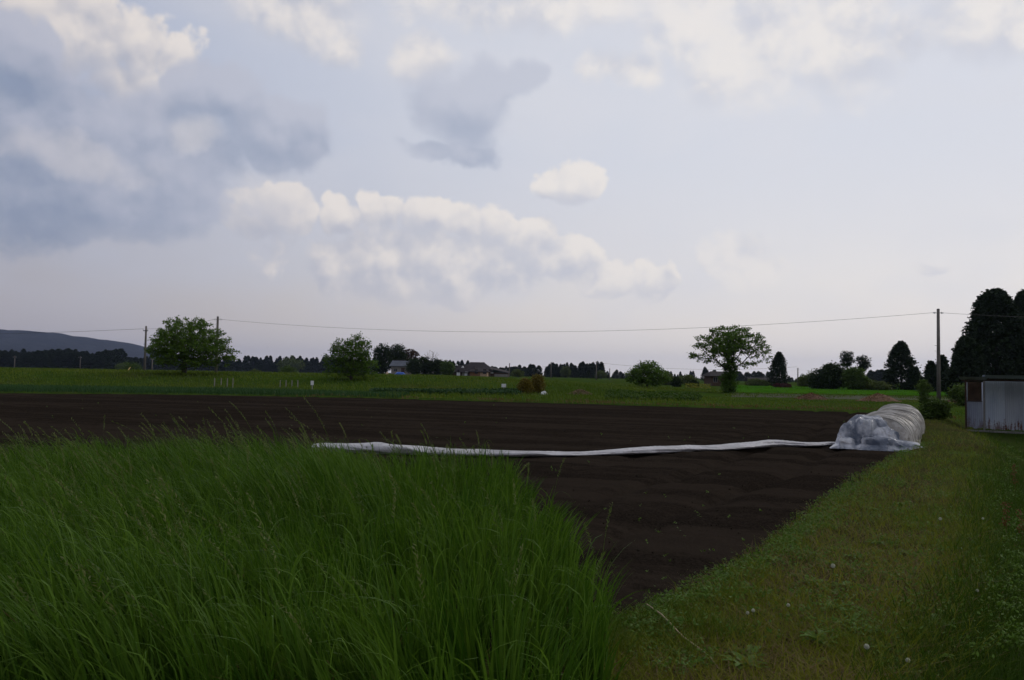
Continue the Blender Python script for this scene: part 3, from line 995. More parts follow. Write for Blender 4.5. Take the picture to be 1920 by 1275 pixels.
    rr = 1 - 0.24 * np.exp(-np.abs(np.sin(tw * 1.0)) * 7) + 0.40 * fbm(Ug * 1.3, np.cos(tw) * 1.6, np.sin(tw) * 1.6, 3) + 0.08 * np.exp(-np.abs(np.sin(tw * 1.5 + Ug * 2)) * 9)
    lx = np.cos(A) * wid[:, None] * rr; lz = np.maximum((np.sin(A) * 0.5 + 0.46) * hei[:, None] * rr, -0.01)
    lx = lx - 0.5 * lz
    v = np.stack([cxx[:, None] + nx[:, None] * lx, cyy[:, None] + ny[:, None] * lx, lz - 0.015], -1).reshape(-1, 3)
    i = np.arange(len(u) - 1)[:, None]; j = np.arange(nc)[None, :]
    f = np.stack([i * nc + j, i * nc + (j + 1) % nc, (i + 1) * nc + (j + 1) % nc, (i + 1) * nc + j], -1).reshape(-1, 4)
    me = npmesh('plastic_film_strip', v, f, mats=[M['strip']], smooth=True)
    tag(obj('plastic_film_strip', me), 'long white plastic film twisted into a strip across the dark soil', 'plastic film')


build_tunnel()


# ------------------------------------------------------------------ corrugated shed at the right
def rust_metal(name, base, base2, rust_amt):
    m = new_mat(name)
    P = coord()
    n1 = noise(P, 1.3, 4, 0.6, 2.0, stretch=(1, 1, 0.5)); n2 = noise(P, 9.0, 4, 0.65, 4.0, stretch=(1, 1, 0.12)); n3 = noise(P, 22, 3, 0.6, 8.0)
    cc = mixc(sstep(n1, 0.35, 0.65), base, base2)
    sx = S.tree.nodes.new('ShaderNodeSeparateXYZ'); S.tree.links.new(P.s, sx.inputs[0])
    low = sstep(S(sx.outputs[2]), 1.0, 0.05)                       # rust climbs from the wet foot of the sheet
    r = sstep(n2 * 0.75 + n3 * 0.25 + low * 0.22, 0.66, 0.76) * rust_amt
    cc = mixc(r, cc, (0.115, 0.040, 0.020))
    out_of(m, principled(m, cc, 0.5, 0.25, n3, 0.1, 0.004, 0.4))
    return m


M['tin'] = rust_metal('corrugated_tin', (0.40, 0.46, 0.56), (0.50, 0.55, 0.63), 0.8)
M['tin_b'] = rust_metal('corrugated_tin_dull', (0.33, 0.36, 0.43), (0.43, 0.46, 0.52), 1.0)
M['tin_c'] = rust_metal('corrugated_tin_blue', (0.27, 0.30, 0.38), (0.34, 0.37, 0.45), 0.6)


def corrugated(x0, x1, z0, z1, pitch=0.076, amp=0.009, ragged=0.0):
    n = int((x1 - x0) / pitch * 6) + 1
    xs = np.linspace(x0, x1, n)
    y = amp * np.sin(xs / pitch * 2 * math.pi)
    zb = z0 + ragged * vnoise(xs * 6, 3.0)
    rows = [zb, np.full(n, (z0 + z1) / 2), np.full(n, z1)]
    v = np.concatenate([np.stack([xs, y, r_], -1) for r_ in rows] + [np.stack([xs, y + 0.004, r_], -1) for r_ in rows])
    f = []
    for s_ in (0, 3):
        for r_ in range(2):
            for j in range(n - 1):
                q = [(s_ + r_) * n + j, (s_ + r_) * n + j + 1, (s_ + r_ + 1) * n + j + 1, (s_ + r_ + 1) * n + j]
                f.append(q if s_ == 0 else q[::-1])
    return npmesh('corrugated_sheet', v, np.array(f), smooth=True)


def build_shed():
    d = 34.0
    b = hit(1812, 806); d = b[1]
    TH = R(-31)

    def sx(px):      # distance along the front wall to the sight line of photo column px
        r = ray(px, 770); k = r[0] / r[1]
        return (k * b[1] - b[0]) / (math.cos(TH) - k * math.sin(TH))
    z0 = b[2]
    zz = lambda py: at(1860, py + 0.8, d)[2] - z0
    root = empty('corrugated_shed', (b[0], b[1], z0), TH)
    tag(root, 'small shed of rusty blue grey corrugated sheets at the right edge', 'shed')
    W, D = 4.4, 2.6
    H = zz(712)

    def sheet(x0, x1, zb, zt, y, mat, ragged=0.0, rot=0.0, lx=0.0):
        me = corrugated(x0, x1, zb, zt, ragged=ragged); me.materials.append(M[mat])
        o = obj('corrugated_sheet', me, root); o.location = (lx, y, 0); o.rotation_euler = (0, 0, rot)
        return o
    s1, s2, s3, s4 = sx(1842), sx(1849), sx(1882), sx(1921)
    sheet(0.03, s1, 0.06, zz(752), -0.012, 'tin_c', 0.08)
    sheet(s2 - 0.03, s3 + 0.04, 0.05, zz(714), -0.035, 'tin', 0.05)
    sheet(s3, s4, 0.04, zz(714), -0.018, 'tin_b', 0.05)
    sheet(s4 - 0.04, s4 + 0.9, 0.04, zz(714), -0.035, 'tin', 0.05)
    sheet(s4 + 0.86, W, 0.04, zz(714), -0.018, 'tin_b', 0.05)
    sheet(0.0, D / 2, 0.05, H - 0.1, 0.0, 'tin_c', 0.05, R(90), 0.0)
    sheet(D / 2 - 0.04, D, 0.05, H - 0.1, 0.0, 'tin_b', 0.05, R(90), -0.015)
    sheet(0.0, D, 0.05, H - 0.1, 0.0, 'tin_b', 0.05, R(90), W)
    sheet(0.0, W, 0.05, H - 0.1, D, 'tin_b')
    # board over the window opening, in two planks and a frame
    zb, zt = zz(751), zz(716)
    M['shed_board'] = plain('shed_board', (0.075, 0.046, 0.030), 0.85, 0.45, 3)
    MB().box(0.05, s1 - 0.02, -0.05, -0.025, zb, zt).build('board', M['shed_board'], root)
    MB().box(0.03, s1 + 0.0, -0.062, -0.020, zb - 0.035, zb - 0.002).build('sill', M['wood_dark'], root)
    for x in (-0.045, s1 + 0.03, W):
        MB().box(x, x + 0.07, -0.055, 0.02, -0.05, H - 0.03).build('post', M['concrete'] if x > 0 and x < W else M['wood_dark'], root)
    # roof: sheets sloping to the back, battens and a loose plank along the front edge
    rs = sx(1843)
    me = corrugated(rs, W + 0.3, 0, D + 0.6); me.materials.append(M['tin'])
    o = obj('roof_sheet', me, root); o.location = (0, -0.30, H + 0.045); o.rotation_euler = (R(-88), 0, 0)
    o.rotation_euler = (R(-90 - 2), 0, 0); o.scale = (1, 1, -1); o.location = (0, -0.30, H + 0.07)
    me = corrugated(-0.20, rs + 0.15, 0, D + 0.5); me.materials.append(M['tin_b'])
    o = obj('roof_sheet', me, root); o.rotation_euler = (R(-92), R(0), 0); o.scale = (1, 1, -1); o.location = (0, -0.28, H + 0.0)
    MB().box(rs, W + 0.28, -0.27, -0.21, H - 0.04, H + 0.035).build('fascia', M['wood_dark'], root)
    MB().box(-0.16, rs - 0.02, -0.25, -0.20, H - 0.055, H - 0.02).build('fascia', M['wood_dark'], root)
    MB().box(rs + 0.1, W + 0.2, -0.20, -0.12, H + 0.09, H + 0.125).build('batten', M['concrete'], root)
    MB().box(rs + 0.05, W + 0.2, 0.6, 0.69, H + 0.11, H + 0.15).build('batten', M['wood_dark'], root)
    MB().box(rs - 0.12, rs + 0.0, -0.24, -0.16, H + 0.00, H + 0.09).build('roof_edge_cap', M['concrete'], root)
    MB().box(-0.05, W, -0.10, -0.0, -0.25, 0.02).build('footing', M['concrete'], root)
    # loose things on the ground before it
    pl = MB().box(-0.3, 0.95, -0.06, 0.06, 0, 0.03).build('loose_board', M['concrete'], None, (b[0] + 0.05, b[1] - 0.55, float(height(b[0] + .05, b[1] - 0.55)) + 0.04), R(-28))
    tag(pl, 'weathered board lying in the grass against the left foot of the shed', 'board')


build_shed()


# ------------------------------------------------------------------ utility poles and wires
def pole(px, py_top, d, label, r0=0.15, r1=0.10, arm=0.0, n_ins=2, mat='pole', group=None, lean=0.0, steps=True, arm_rot=0.0):
    f = foot(px, d); zt = ztop(px, py_top, d)
    h = zt - f[2]
    root = empty('utility_pole', f); root.rotation_euler = (0, lean, 0)
    tag(root, label, 'utility pole', group)
    MB().tube([(0, 0, -0.3), (0, 0, h * 0.5), (0, 0, h)], [r0, (r0 + r1) / 2, r1], 12).build('mast', M[mat], root, smooth=True)
    MB().tube([(0, 0, h), (0, 0, h + 0.04)], [r1 * 1.08, r1 * 0.9], 12).build('cap', M['metal_dark'], root)
    if arm:
        a = MB().box(-arm, arm, -0.16, -0.09, h - 0.55, h - 0.47).build('crossarm', M['metal_dark'], root)
        for s_ in (-1, 1):
            MB().tube([(s_ * arm * 0.85, -0.12, h - 0.47), (s_ * arm * 0.85, -0.12, h - 0.28)], [0.05, 0.035], 8).build('insulator', M['white'], root)
    else:
        for s_ in (-1, 1):
            br = MB().tube([(s_ * r1, 0, h - 0.26), (s_ * (r1 + 0.30), 0, h - 0.26)], 0.018, 6).build('bracket', M['metal_dark'], root)
            MB().tube([(s_ * (r1 + 0.15), 0, h - 0.32), (s_ * (r1 + 0.15), 0, h - 0.20)], [0.045, 0.045], 8).build('insulator', M['white'], root)
            MB().tube([(s_ * (r1 + 0.26), 0, h - 0.30), (s_ * (r1 + 0.26), 0, h - 0.22)], [0.035, 0.035], 8).build('insulator', M['white'], root)
    if steps:
        for k in range(2):
            MB().tube([(-0.28, 0, h * (0.55 + 0.06 * k)), (0.0, 0, h * (0.55 + 0.06 * k))], 0.012, 5).build('foot_peg', M['metal_dark'], root)
    return np.array([f[0], f[1], zt])


def wire(a, b, sag, label, r=0.014):
    pts = [(a[0] + (b[0] - a[0]) * t, a[1] + (b[1] - a[1]) * t, a[2] + (b[2] - a[2]) * t - 4 * sag * t * (1 - t)) for t in np.linspace(0, 1, 40)]
    o = MB().tube(pts, r, 5).build('power_line', M['wire'], smooth=True)
    tag(o, label, 'wire', 'wires')
    return o


pA = pole(1760, 580, 58, 'tall grey concrete pole behind the far end of the plastic tunnel', 0.14, 0.10)
pB = pole(405, 594, 80, 'pole rising behind the right side of the largest round tree at left', 0.15, 0.11)
pC = pole(271, 612, 92, 'pole with short crossarm just left of the large round tree', 0.14, 0.10, 0.28)
pX = at(2250, 592, 66)
pW = at(-420, 622, 130)
wire(pA + np.array([-0.45, 0, -0.26]), pB + np.array([0.4, 0, -0.26]), 1.35, 'long sagging wire between the right pole and the large left tree', 0.011)
wire(pA + np.array([0.45, 0, -0.26]), pX, 0.3, 'short wire running right from the tall concrete pole to the cedars', 0.011)
wire(pB + np.array([-0.4, 0, -0.26]), pC + np.array([0.24, -0.1, -0.28]), 0.25, 'wire between the two poles at the large left tree', 0.011)
wire(pC + np.array([-0.24, -0.1, -0.28]), pW, 0.6, 'wire leaving the picture at the left over the blue ridge', 0.017)
for px, py, d, lab in ((150, 668, 260, 'thin far pole before the dark wood under the blue ridge'), (27, 667, 230, 'leftmost thin far pole before the dark wood'),
                       (285, 671, 180, 'short far pole at the left foot of the large round tree'),
                       (955, 681, 240, 'thin far pole just right of the low farm outbuilding'), (1033, 679, 250, 'thin far pole above the golden shrubs, before the conifers'),
                       (1118, 678, 210, 'far pole at the right end of the tall middle conifers'), (1143, 691, 260, 'short far pole left of the small round tree'),
                       (1496, 690, 200, 'thin far pole between the red bush and the big rounded bushes')):
    p = pole(px, py, d, lab, 0.16, 0.12, 0.5 if px in (27, 150) else 0.0, steps=False)
    if px == 1118: p1118 = p
    if px == 1033: p1033 = p
    if px == 1496: p1496 = p
    if px == 955: p955 = p
wire(p1118 + np.array([0.3, 0, -0.26]), p1496 + np.array([-0.3, 0, 0.3]), 1.2, 'faint far wire passing behind the ivy clad tree', 0.022)
wire(p955 + np.array([0.3, 0, -1.2]), p1033 + np.array([-0.3, 0, -1.2]), 0.4, 'faint far wire above the golden shrubs', 0.022)
wire(p1033 + np.array([0.3, 0, -1.2]), p1118 + np.array([-0.3, 0, -1.2]), 0.4, 'faint far wire before the tall middle conifers', 0.022)
# yellow guard on the guy wire beside pole C
g0 = foot(237, 84); g1 = at(250, 682, 90)
tag(MB().tube([tuple(g0 - np.array([0, 0, .1])), tuple(g0 * 0.45 + g1 * 0.55)], [0.05, 0.04], 6).build('guy_wire_guard', M['yellow']), 'leaning yellow guy wire guard on the grass slope at left', 'guy wire')

# ------------------------------------------------------------------ posts, signs, odds and ends on the far verge
for k, px in enumerate((403, 415.5, 427, 437.5, 526, 537, 548, 559)):
    d = 64.5 if k < 4 else 65.5
    f = foot(px, d)
    top = ztop(px, 709 if k < 4 else 713, d) - f[2]
    post = MB().box(-0.032, 0.032, -0.032, 0.032, -0.2, top).build('white_post', M['wall_grey'], None, f, 0.1 * k, bevel=0.01)
    tag(post, ('%s white post of the four just right of the large left tree' if k < 4 else '%s white post of the four left of the small sign box') %
        ('leftmost', 'second', 'third', 'rightmost')[k % 4], 'post', 'white posts on the verge')
for px, py, w, h, lab in ((586, 718, 0.24, 0.34, 'small white box on a post, left of the second round tree'), (945, 723, 0.36, 0.27, 'small white sign on a post, left of the golden shrubs')):
    d = 63.0; f = foot(px, d); zc = ztop(px, py, d) - f[2]
    root = empty('sign_board', f); tag(root, lab, 'sign')
    MB().box(-0.03, 0.03, 0.01, 0.07, -0.2, zc).build('post', M['concrete'], root)
    MB().box(-w / 2, w / 2, -0.02, 0.009, zc - h / 2, zc + h / 2).build('board', M['white'], root, bevel=0.008)


def heap(px, d, w, h, label, base, ca, cb, n=900, cat='pile', name='wood_chip_pile', piece=0.10):
    """mound with loose pieces over it"""
    f = foot(px, d)
    root = empty(name, f); tag(root, label, cat)
    nr, na = 14, 40
    r = np.linspace(0, 1, nr); a = np.linspace(0, 2 * math.pi, na, endpoint=False)
    Rr, A = np.meshgrid(r, a, indexing='ij')
    ragged = 1 + 0.45 * (vnoise(np.cos(A) * 1.6 + px, np.sin(A) * 1.6) - 0.5)
    X = Rr * np.cos(A) * w / 2 * ragged; Y = Rr * np.sin(A) * w / 2.6 * ragged

    def zf(x, y, q): return h * np.clip(1 - q, 0, 1) ** 0.85 * (1 + 0.5 * fbm(x * 1.5 + px, y * 1.5, 0, 3)) - 0.04
    Z = zf(X, Y, Rr)
    v = np.stack([X, Y, Z], -1).reshape(-1, 3)
    i = np.arange(nr - 1)[:, None]; j = np.arange(na)[None, :]
    fc = np.stack([i * na + j, (i + 1) * na + j, (i + 1) * na + (j + 1) % na, i * na + (j + 1) % na], -1).reshape(-1, 4)
    m1 = plain(name + '_core', base, 0.95, 0.4, 5)
    obj('heap', npmesh('heap', v, fc, mats=[m1], smooth=True), root)
    q = rng.random(n) ** 0.6 * 1.12; aa = rng.random(n) * 2 * math.pi
    x = q * np.cos(aa) * w / 2; y = q * np.sin(aa) * w / 2.6
    C = np.stack([x, y, np.maximum(zf(x, y, q), -0.01) + 0.02 + 0.03 * rng.random(n)], -1)
    L = piece * (0.5 + rng.random(n))
    v, fc = cards(C, L, L * 0.55, 0.3)
    o = obj('loose_pieces', npmesh('loose_pieces', v, fc, {'tint': np.repeat(rng.random(n), 4)}, [foliage(name + '_bits', ca, cb, 0.0, 0.9)]), root)
    tag(o, kind='stuff')
    return root


heap(1521, 62, 2.7, 0.55, 'left heap of reddish brown wood chips behind the soil', (0.10, 0.055, 0.032), (0.09, 0.045, 0.028), (0.25, 0.15, 0.085), 1100)
heap(1648, 60, 3.0, 0.68, 'right heap of pale brown wood chips near the tunnel end', (0.13, 0.075, 0.042), (0.11, 0.055, 0.03), (0.31, 0.20, 0.11), 1200)
heap(1790, 60, 1.7, 0.22, 'low scatter of brown chips between the pole and the shed', (0.11, 0.06, 0.04), (0.10, 0.05, 0.03), (0.22, 0.12, 0.08), 350)
heap(1088, 62, 1.9, 0.45, 'small heap of pale dead grass right of the golden shrubs', (0.10, 0.075, 0.04), (0.10, 0.075, 0.035), (0.22, 0.17, 0.10), 700, 'pile', 'dead_grass_heap', 0.14)


def rag(px, d, w, h, label, mat, name, cat, seed):
    f = foot(px, d); r_ = np.random.default_rng(seed)
    pn = r_.normal(size=(26, 3)); pn[:, 2] = np.abs(pn[:, 2]); pn /= np.linalg.norm(pn, axis=1, keepdims=True); pd = 0.7 + 0.4 * r_.random(26)
    th = np.linspace(0, 2 * math.pi, 28, endpoint=False); ph = np.linspace(0, math.pi / 2, 9)
    TH, PH = np.meshgrid(th, ph, indexing='ij')
    D = np.stack([np.cos(TH) * np.cos(PH), np.sin(TH) * np.cos(PH), np.sin(PH)], -1)
    dots = np.einsum('abk,pk->abp', D, pn)
    rr = np.minimum(np.min(np.where(dots > 0.05, pd / np.maximum(dots, 0.05), 9), -1), 1.3)
    v = (D * rr[..., None] * np.array([w / 2, w / 3, h])).reshape(-1, 3); v[:, 2] -= 0.02
    i = np.arange(28)[:, None]; j = np.arange(8)[None, :]
    fc = np.stack([i * 9 + j, ((i + 1) % 28) * 9 + j, ((i + 1) % 28) * 9 + j + 1, i * 9 + j + 1], -1).reshape(-1, 4)
    tag(obj(name, npmesh(name, v, fc, mats=[M[mat]]), None, f), label, cat)


rag(1021, 61.5, 0.62, 0.32, 'crumpled white bag beside the right golden shrub', 'white', 'white_bag', 'bag', 4)
rag(748, 190, 2.6, 0.75, 'blue tarpaulin over a low pile before the grey roofed house', 'blue', 'blue_tarp', 'tarpaulin', 7)
rag(726, 190, 0.75, 0.8, 'small tan box left of the blue tarpaulin', 'tan', 'cardboard_box', 'box', 9)

# ------------------------------------------------------------------ trees standing free
def gz(px, d): return foot(px, d)


def tree_px(px, base_d, left, right, top, crown_bottom, label, **kw):
    """broadleaf tree sized from its outline in the photo at distance base_d"""
    f = foot(px, base_d); s = base_d / FPX
    W = (right - left) * s; zt = ztop(px, top, base_d) - f[2]; zb = ztop(px, crown_bottom, base_d) - f[2]
    cx = ((left + right) / 2 - px) * s
    return f, W, zt, zb, cx


# large round tree at left
f, W, zt, zb, cx = tree_px(345, 73, 276, 440, 594, 694, '')
hh = zt - zb
broadleaf('broadleaf_tree', f, [(cx * .5, 0, zb + hh * .56, W * .37, W * .36, hh * .44), (cx - W * .26, 0.2, zb + hh * .44, W * .25, W * .25, hh * .33),
          (cx + W * .22, -.3, zb + hh * .42, W * .25, W * .28, hh * .36), (cx + W * .38, .2, zb + hh * .28, W * .15, W * .15, hh * .16),
          (cx - .3, -W * .18, zb + hh * .36, W * .36, W * .25, hh * .34), (cx - W * .34, 0, zb + hh * .30, W * .16, W * .16, hh * .14)], 0.8, 0.21,
          'large round leafy green tree, the biggest on the left side', natt=1500, leaves=23000, lsize=0.17, spread=0.15, outward=0.28, dk=0.30)
# second tree
f, W, zt, zb, cx = tree_px(658, 72, 606, 706, 630, 708, '')
hh = zt - zb
broadleaf('broadleaf_tree', f, [(cx - .1, 0, zb + hh * .5, W * .38, W * .36, hh * .44), (cx + W * .12, 0, zb + hh * .76, W * .24, W * .2, hh * .27),
          (cx - W * .30, 0.2, zb + hh * .34, W * .22, W * .2, hh * .32), (cx + W * .30, 0, zb + hh * .26, W * .24, W * .2, hh * .28), (cx, 0, zb + hh * .22, W * .34, W * .3, hh * .22)],
          0.45, 0.14, 'smaller leafy green tree with forked trunk, left of the grey roofed house', natt=1100, leaves=10500, lsize=0.16, spread=0.15, outward=0.28, dk=0.28)
# small round tree in the middle right
f, W, zt, zb, cx = tree_px(1213, 92, 1174, 1252, 675, 722, '')
hh = zt - zb
broadleaf('broadleaf_tree', f, [(cx, 0, zb + hh * .42, W * .42, W * .4, hh * .38), (cx + W * .02, 0, zb + hh * .70, W * .24, W * .2, hh * .30),
          (cx + W * .30, 0, zb + hh * .30, W * .22, W * .2, hh * .28), (cx - W * .32, 0, zb + hh * .36, W * .2, W * .2, hh * .28), (cx, -.5, zb + hh * .18, W * .34, W * .3, hh * .18)],
          0.2, 0.13, 'small low round green tree left of the ivy clad tree', natt=800, leaves=9500, lsize=0.18, spread=0.20, outward=0.25, dk=0.3)
# open vase shaped tree with ivy round its trunk
f, W, zt, zb, cx = tree_px(1368, 82, 1290, 1448, 612, 690, '')
hh = zt - zb
ivy = clump_cards([(-.1, 0, 0.55, 0.75, 0.7, 0.9), (-.05, 0, 1.4, 0.85, 0.75, 0.8), (0.1, 0, 2.1, 0.62, 0.6, 0.6), (.5, 0, 2.7, .3, .3, .5), (-.35, 0, 2.7, .3, .3, .5), (.05, 0, 3.2, .34, .34, .6), (.0, 0, 4.0, .22, .22, .5)], 420, 14, 0.15, 0.15, 0.4, 0.2)
broadleaf('broadleaf_tree', f, [(0, 0, zb + hh * .80, W * .27, W * .26, hh * .21), (-W * .22, 0.4, zb + hh * .60, W * .22, W * .2, hh * .24), (W * .23, -.4, zb + hh * .58, W * .23, W * .2, hh * .28),
          (-W * .38, 0, zb + hh * .30, W * .13, W * .13, hh * .16), (W * .40, 0, zb + hh * .34, W * .12, W * .13, hh * .20), (0, W * .3, zb + hh * .5, W * .2, W * .2, hh * .3),
          (-.5, -W * .25, zb + hh * .55, W * .2, W * .2, hh * .3), (W * .17, 0, zb + hh * .12, W * .15, W * .12, hh * .12), (-W * .22, 0, zb + hh * .22, W * .14, W * .12, hh * .14), (0, 0, zb + hh * .45, W * .18, W * .18, hh * .25), (-W * .1, 0, zb + hh * .9, W * .12, W * .1, hh * .1), (W * .16, .3, zb + hh * .92, W * .12, W * .1, hh * .1), (0, 0, zb + hh * .1, W * .2, W * .2, hh * .15)], 1.0, 0.19,
          'tall spreading open tree with dark ivy wrapped round its trunk', natt=1300, leaves=9500, lsize=0.21, spread=0.15, outward=0.2, tip=0.014, extra=ivy, bark='bark_dark', dk=0.32, step=0.24)
# sapling and bushes beside the tunnel end
f = foot(1733, 33.5)
broadleaf('sapling', f, [(0, 0, 1.25, 0.28, 0.28, 0.36), (0.02, 0, 0.85, 0.22, 0.22, 0.25), (-.05, 0, 1.5, .12, .12, .15)], 0.65, 0.035, 'thin sapling with bronze green leaves beside the tunnel end',
          leaf='leaf_b', natt=160, leaves=1500, lsize=0.085, spread=0.06, step=0.09, tip=0.004, dk=0.10)
shrub('roadside_bush', foot(1752, 33.0), [(0, 0, 0.42, 0.55, 0.5, 0.42), (0.30, 0, 0.36, 0.36, 0.36, 0.34), (-.4, -.1, .25, .35, .3, .25)], 'leafy green bush between the tunnel end and the shed', n=240, per=14, cs=0.07, ls=0.10)
shrub('roadside_bush', foot(1803, 56.0), [(0, 0, 0.75, 0.75, 0.7, 0.7), (0.5, .2, 0.65, 0.6, 0.6, 0.6)], 'round green bush behind the left corner of the shed', n=220, per=14, cs=0.13, ls=0.16)
# golden shrubs
f = foot(985, 62); shrub('golden_shrub', f, [(0, 0, .45, .62, .55, .48), (.02, 0, .85, .42, .4, .38)], 'left and lower of the two golden yellow shrubs', 'leaf_gold', 260, 14, .09, .11, 'golden shrubs')
f = foot(1008, 63); shrub('golden_shrub', f, [(0, 0, .6, .55, .5, .6), (.0, 0, 1.1, .42, .4, .36)], 'right and taller of the two golden yellow shrubs', 'leaf_gold', 260, 14, .09, .11, 'golden shrubs')
# red flowering bush
f = foot(1467, 128); shrub('azalea_bush', f, [(-.6, 0, .40, .9, .7, .42), (.5, 0, .45, .9, .7, .45)], 'low dark red flowering bush under the pointed conifer', 'leaf_crimson', 260, 12, .14, .16)
# rounded bushes at right
s = 115 / FPX
f = foot(1565, 115)
shrub('rounded_bush', f, [(-1.5, 0, 1.5, 2.0, 1.8, 1.7), (0.1, 0.3, 2.1, 1.8, 1.8, 2.0), (-.6, 0, 2.9, 1.2, 1.2, 1.1), (-2.6, 0, 1.0, 1.0, 1.0, 1.0)], 'big dark rounded bush left of the two small round topped trees', 'leaf_dark', 800, 16, .22, .26, stems=9, cat='bush')
f = foot(1602, 113)
shrub('rounded_bush', f, [(0, 0, 1.7, 1.7, 1.6, 1.6), (.9, 0, 1.2, 1.2, 1.2, 1.1), (-.3, 0, 2.4, 1.1, 1.1, 1.0)], 'brighter green rounded bush under the two small round topped trees', 'leaf_b', 600, 16, .20, .24, stems=8)
f = foot(1640, 112)
shrub('rounded_bush', f, [(-.8, 0, .7, 1.2, 1, .8), (.8, 0, .7, 1.4, 1, .75)], 'low olive bush between the rounded bushes and the dark cedar', 'leaf_pale', 380, 14, .18, .2)
f = foot(1512, 150)
shrub('rounded_bush', f, [(-.4, 0, 1.2, 1.3, 1, 1.3), (.9, 0, 1.5, 1.0, 1, 1.6)], 'pale feathery bush left of the big dark rounded bush', 'leaf_pale', 380, 12, .26, .2)
for px, d, w, h, lab, leaf in ((1250, 140, 3.0, 2.4, 'pale green bush right behind the small low tree', 'leaf_pale'), (1290, 150, 3.6, 2.1, 'pale bush left of the ivy clad tree', 'leaf_pale'),
                               (1268, 120, 1.5, 1.5, 'dark little bush between the small tree and the ivy clad tree', 'leaf_dark'), (1300, 118, 1.3, 1.2, 'dark green bush just left of the ivy clad trunk', 'leaf_dark'),
                               (1420, 150, 4.2, 1.7, 'olive brush right of the ivy clad trunk', 'leaf_pale'), (540, 180, 3.8, 2.6, 'green bush below the pale round tree in the left treeline', 'leaf_b'),
                               (480, 170, 3.0, 1.6, 'grassy bush right of the large left tree', 'leaf_pale'), (970, 250, 3.5, 2.6, 'pale green bush before the wood, above the left golden shrub', 'leaf_pale'),
                               (245, 210, 6.0, 3.2, 'low bushy mound left of the large left tree', 'leaf_b')):
    f = foot(px, d)
    shrub('field_bush', f, [(-w * .2, 0, h * .42, w * .36, w * .3, h * .45), (w * .22, 0, h * .40, w * .34, w * .3, h * .42), (0, 0, h * .62, w * .28, w * .28, h * .38)], lab, leaf, 260, 12, .09 * h, .20)
# bright rapeseed strip near the ivy tree
yb = []
for k in range(500):
    px = random.uniform(1285, 1332); p = foot(px, random.uniform(100, 108)); yb.append((p[0], p[1], p[2] + random.uniform(.15, .75)))
v, fc = cards(np.array(yb), np.full(500, .16), np.full(500, .12), .5)
tag(obj('rapeseed_patch', npmesh('rapeseed_patch', v, fc, {'tint': np.repeat(rng.random(500), 4)}, [foliage('rape_flower', (.22, .18, .01), (.10, .14, .02), .2)])), 'patch of small yellow flowers left of the ivy clad tree', kind='stuff')

# trees round the farmhouse
f = foot(716, 225); shrub('broadleaf_tree', f, [(0, 0, 6.0, 2.5, 2.3, 2.6), (.6, 0, 3.6, 2.8, 2.3, 2.6), (-.5, 0, 1.8, 2.3, 2, 1.8)], 'dark leafy tree just right of the second left tree', 'leaf_dark', 520, 14, .38, .40, stems=8, cat='tree')
f = foot(745, 228); shrub('broadleaf_tree', f, [(0, 0, 6.3, 2.3, 2.3, 2.4), (.2, 0, 4.0, 2.6, 2.3, 2.6), (0, 0, 2, 2.0, 2, 2)], 'tall dark tree behind the grey roofed house', 'leaf_dark', 520, 14, .38, .40, stems=8, cat='tree')
f = foot(768, 232)
broadleaf('broadleaf_tree', f, [(0, 0, 5.9, 2.6, 2.3, 1.9), (1.0, 0, 5.4, 2.2, 2, 1.5), (-1.0, 0, 4.6, 2.2, 2, 2)], 2.2, .22, 'bronze leaved open tree above the grey roofed house', leaf='leaf_red', natt=420, leaves=3600, lsize=.34, spread=.22, step=.36, tip=.025, dk=.55)
f = foot(808, 236)
broadleaf('bare_tree', f, [(0, 0, 5.4, 2.6, 2.2, 2.4), (.3, 0, 4.4, 2.8, 2.2, 1.6)], 2.0, .2, 'leafless pale branched tree rising behind the evergreen hedge', leaves=0, natt=520, step=.34, tip=.022, dk=.5, bark='bark')
for px, top, d, w, lab, leaf in ((775, 672, 205, 3.2, 'left dark evergreen of the clipped row before the farmhouse', 'leaf_dark'), (795, 668, 208, 3.6, 'tallest dark evergreen of the row before the farmhouse', 'leaf_dark'),
                                 (818, 672, 206, 3.4, 'third dark evergreen of the row before the farmhouse', 'leaf_dark'), (838, 676, 204, 3.0, 'right end evergreen with yellowish top left of the farmhouse', 'leaf_b')):
    f = foot(px, d); h = ztop(px, top, d) - f[2]
    shrub('evergreen_tree', f, [(0, 0, h * .62, w * .5, w * .45, h * .36), (0, 0, h * .34, w * .56, w * .5, h * .34), (w * .2, 0, h * .5, w * .4, w * .4, h * .36)], lab, leaf, 420, 14, .28, .32, 'evergreens before the farmhouse', 'tree', stems=6)

# ------------------------------------------------------------------ conifers
CP = [conifer_mesh(10, 1.9, 300, 8, .34, .60, .62, lump=.3, seed=k) for k in range(3)]                 # pointed
CR = [conifer_mesh(10, 2.5, 340, 8, .42, .62, .40, lump=.4, seed=k + 5) for k in range(3)]             # rounder
# specimen cedars at right
def specimen(px, d, top, halfw, blunt, lab, n=900, per=12, lump=.35, z0=.05, cs=.30, ls=.32, group=None):
    f = foot(px, d); h = ztop(px, top, d) - f[2]
    cr, tr = conifer_mesh(h, halfw * d / FPX, n, per, cs, ls, blunt, z0, lump, seed=px)
    return conifer(f, cr, tr, lab, group=group)


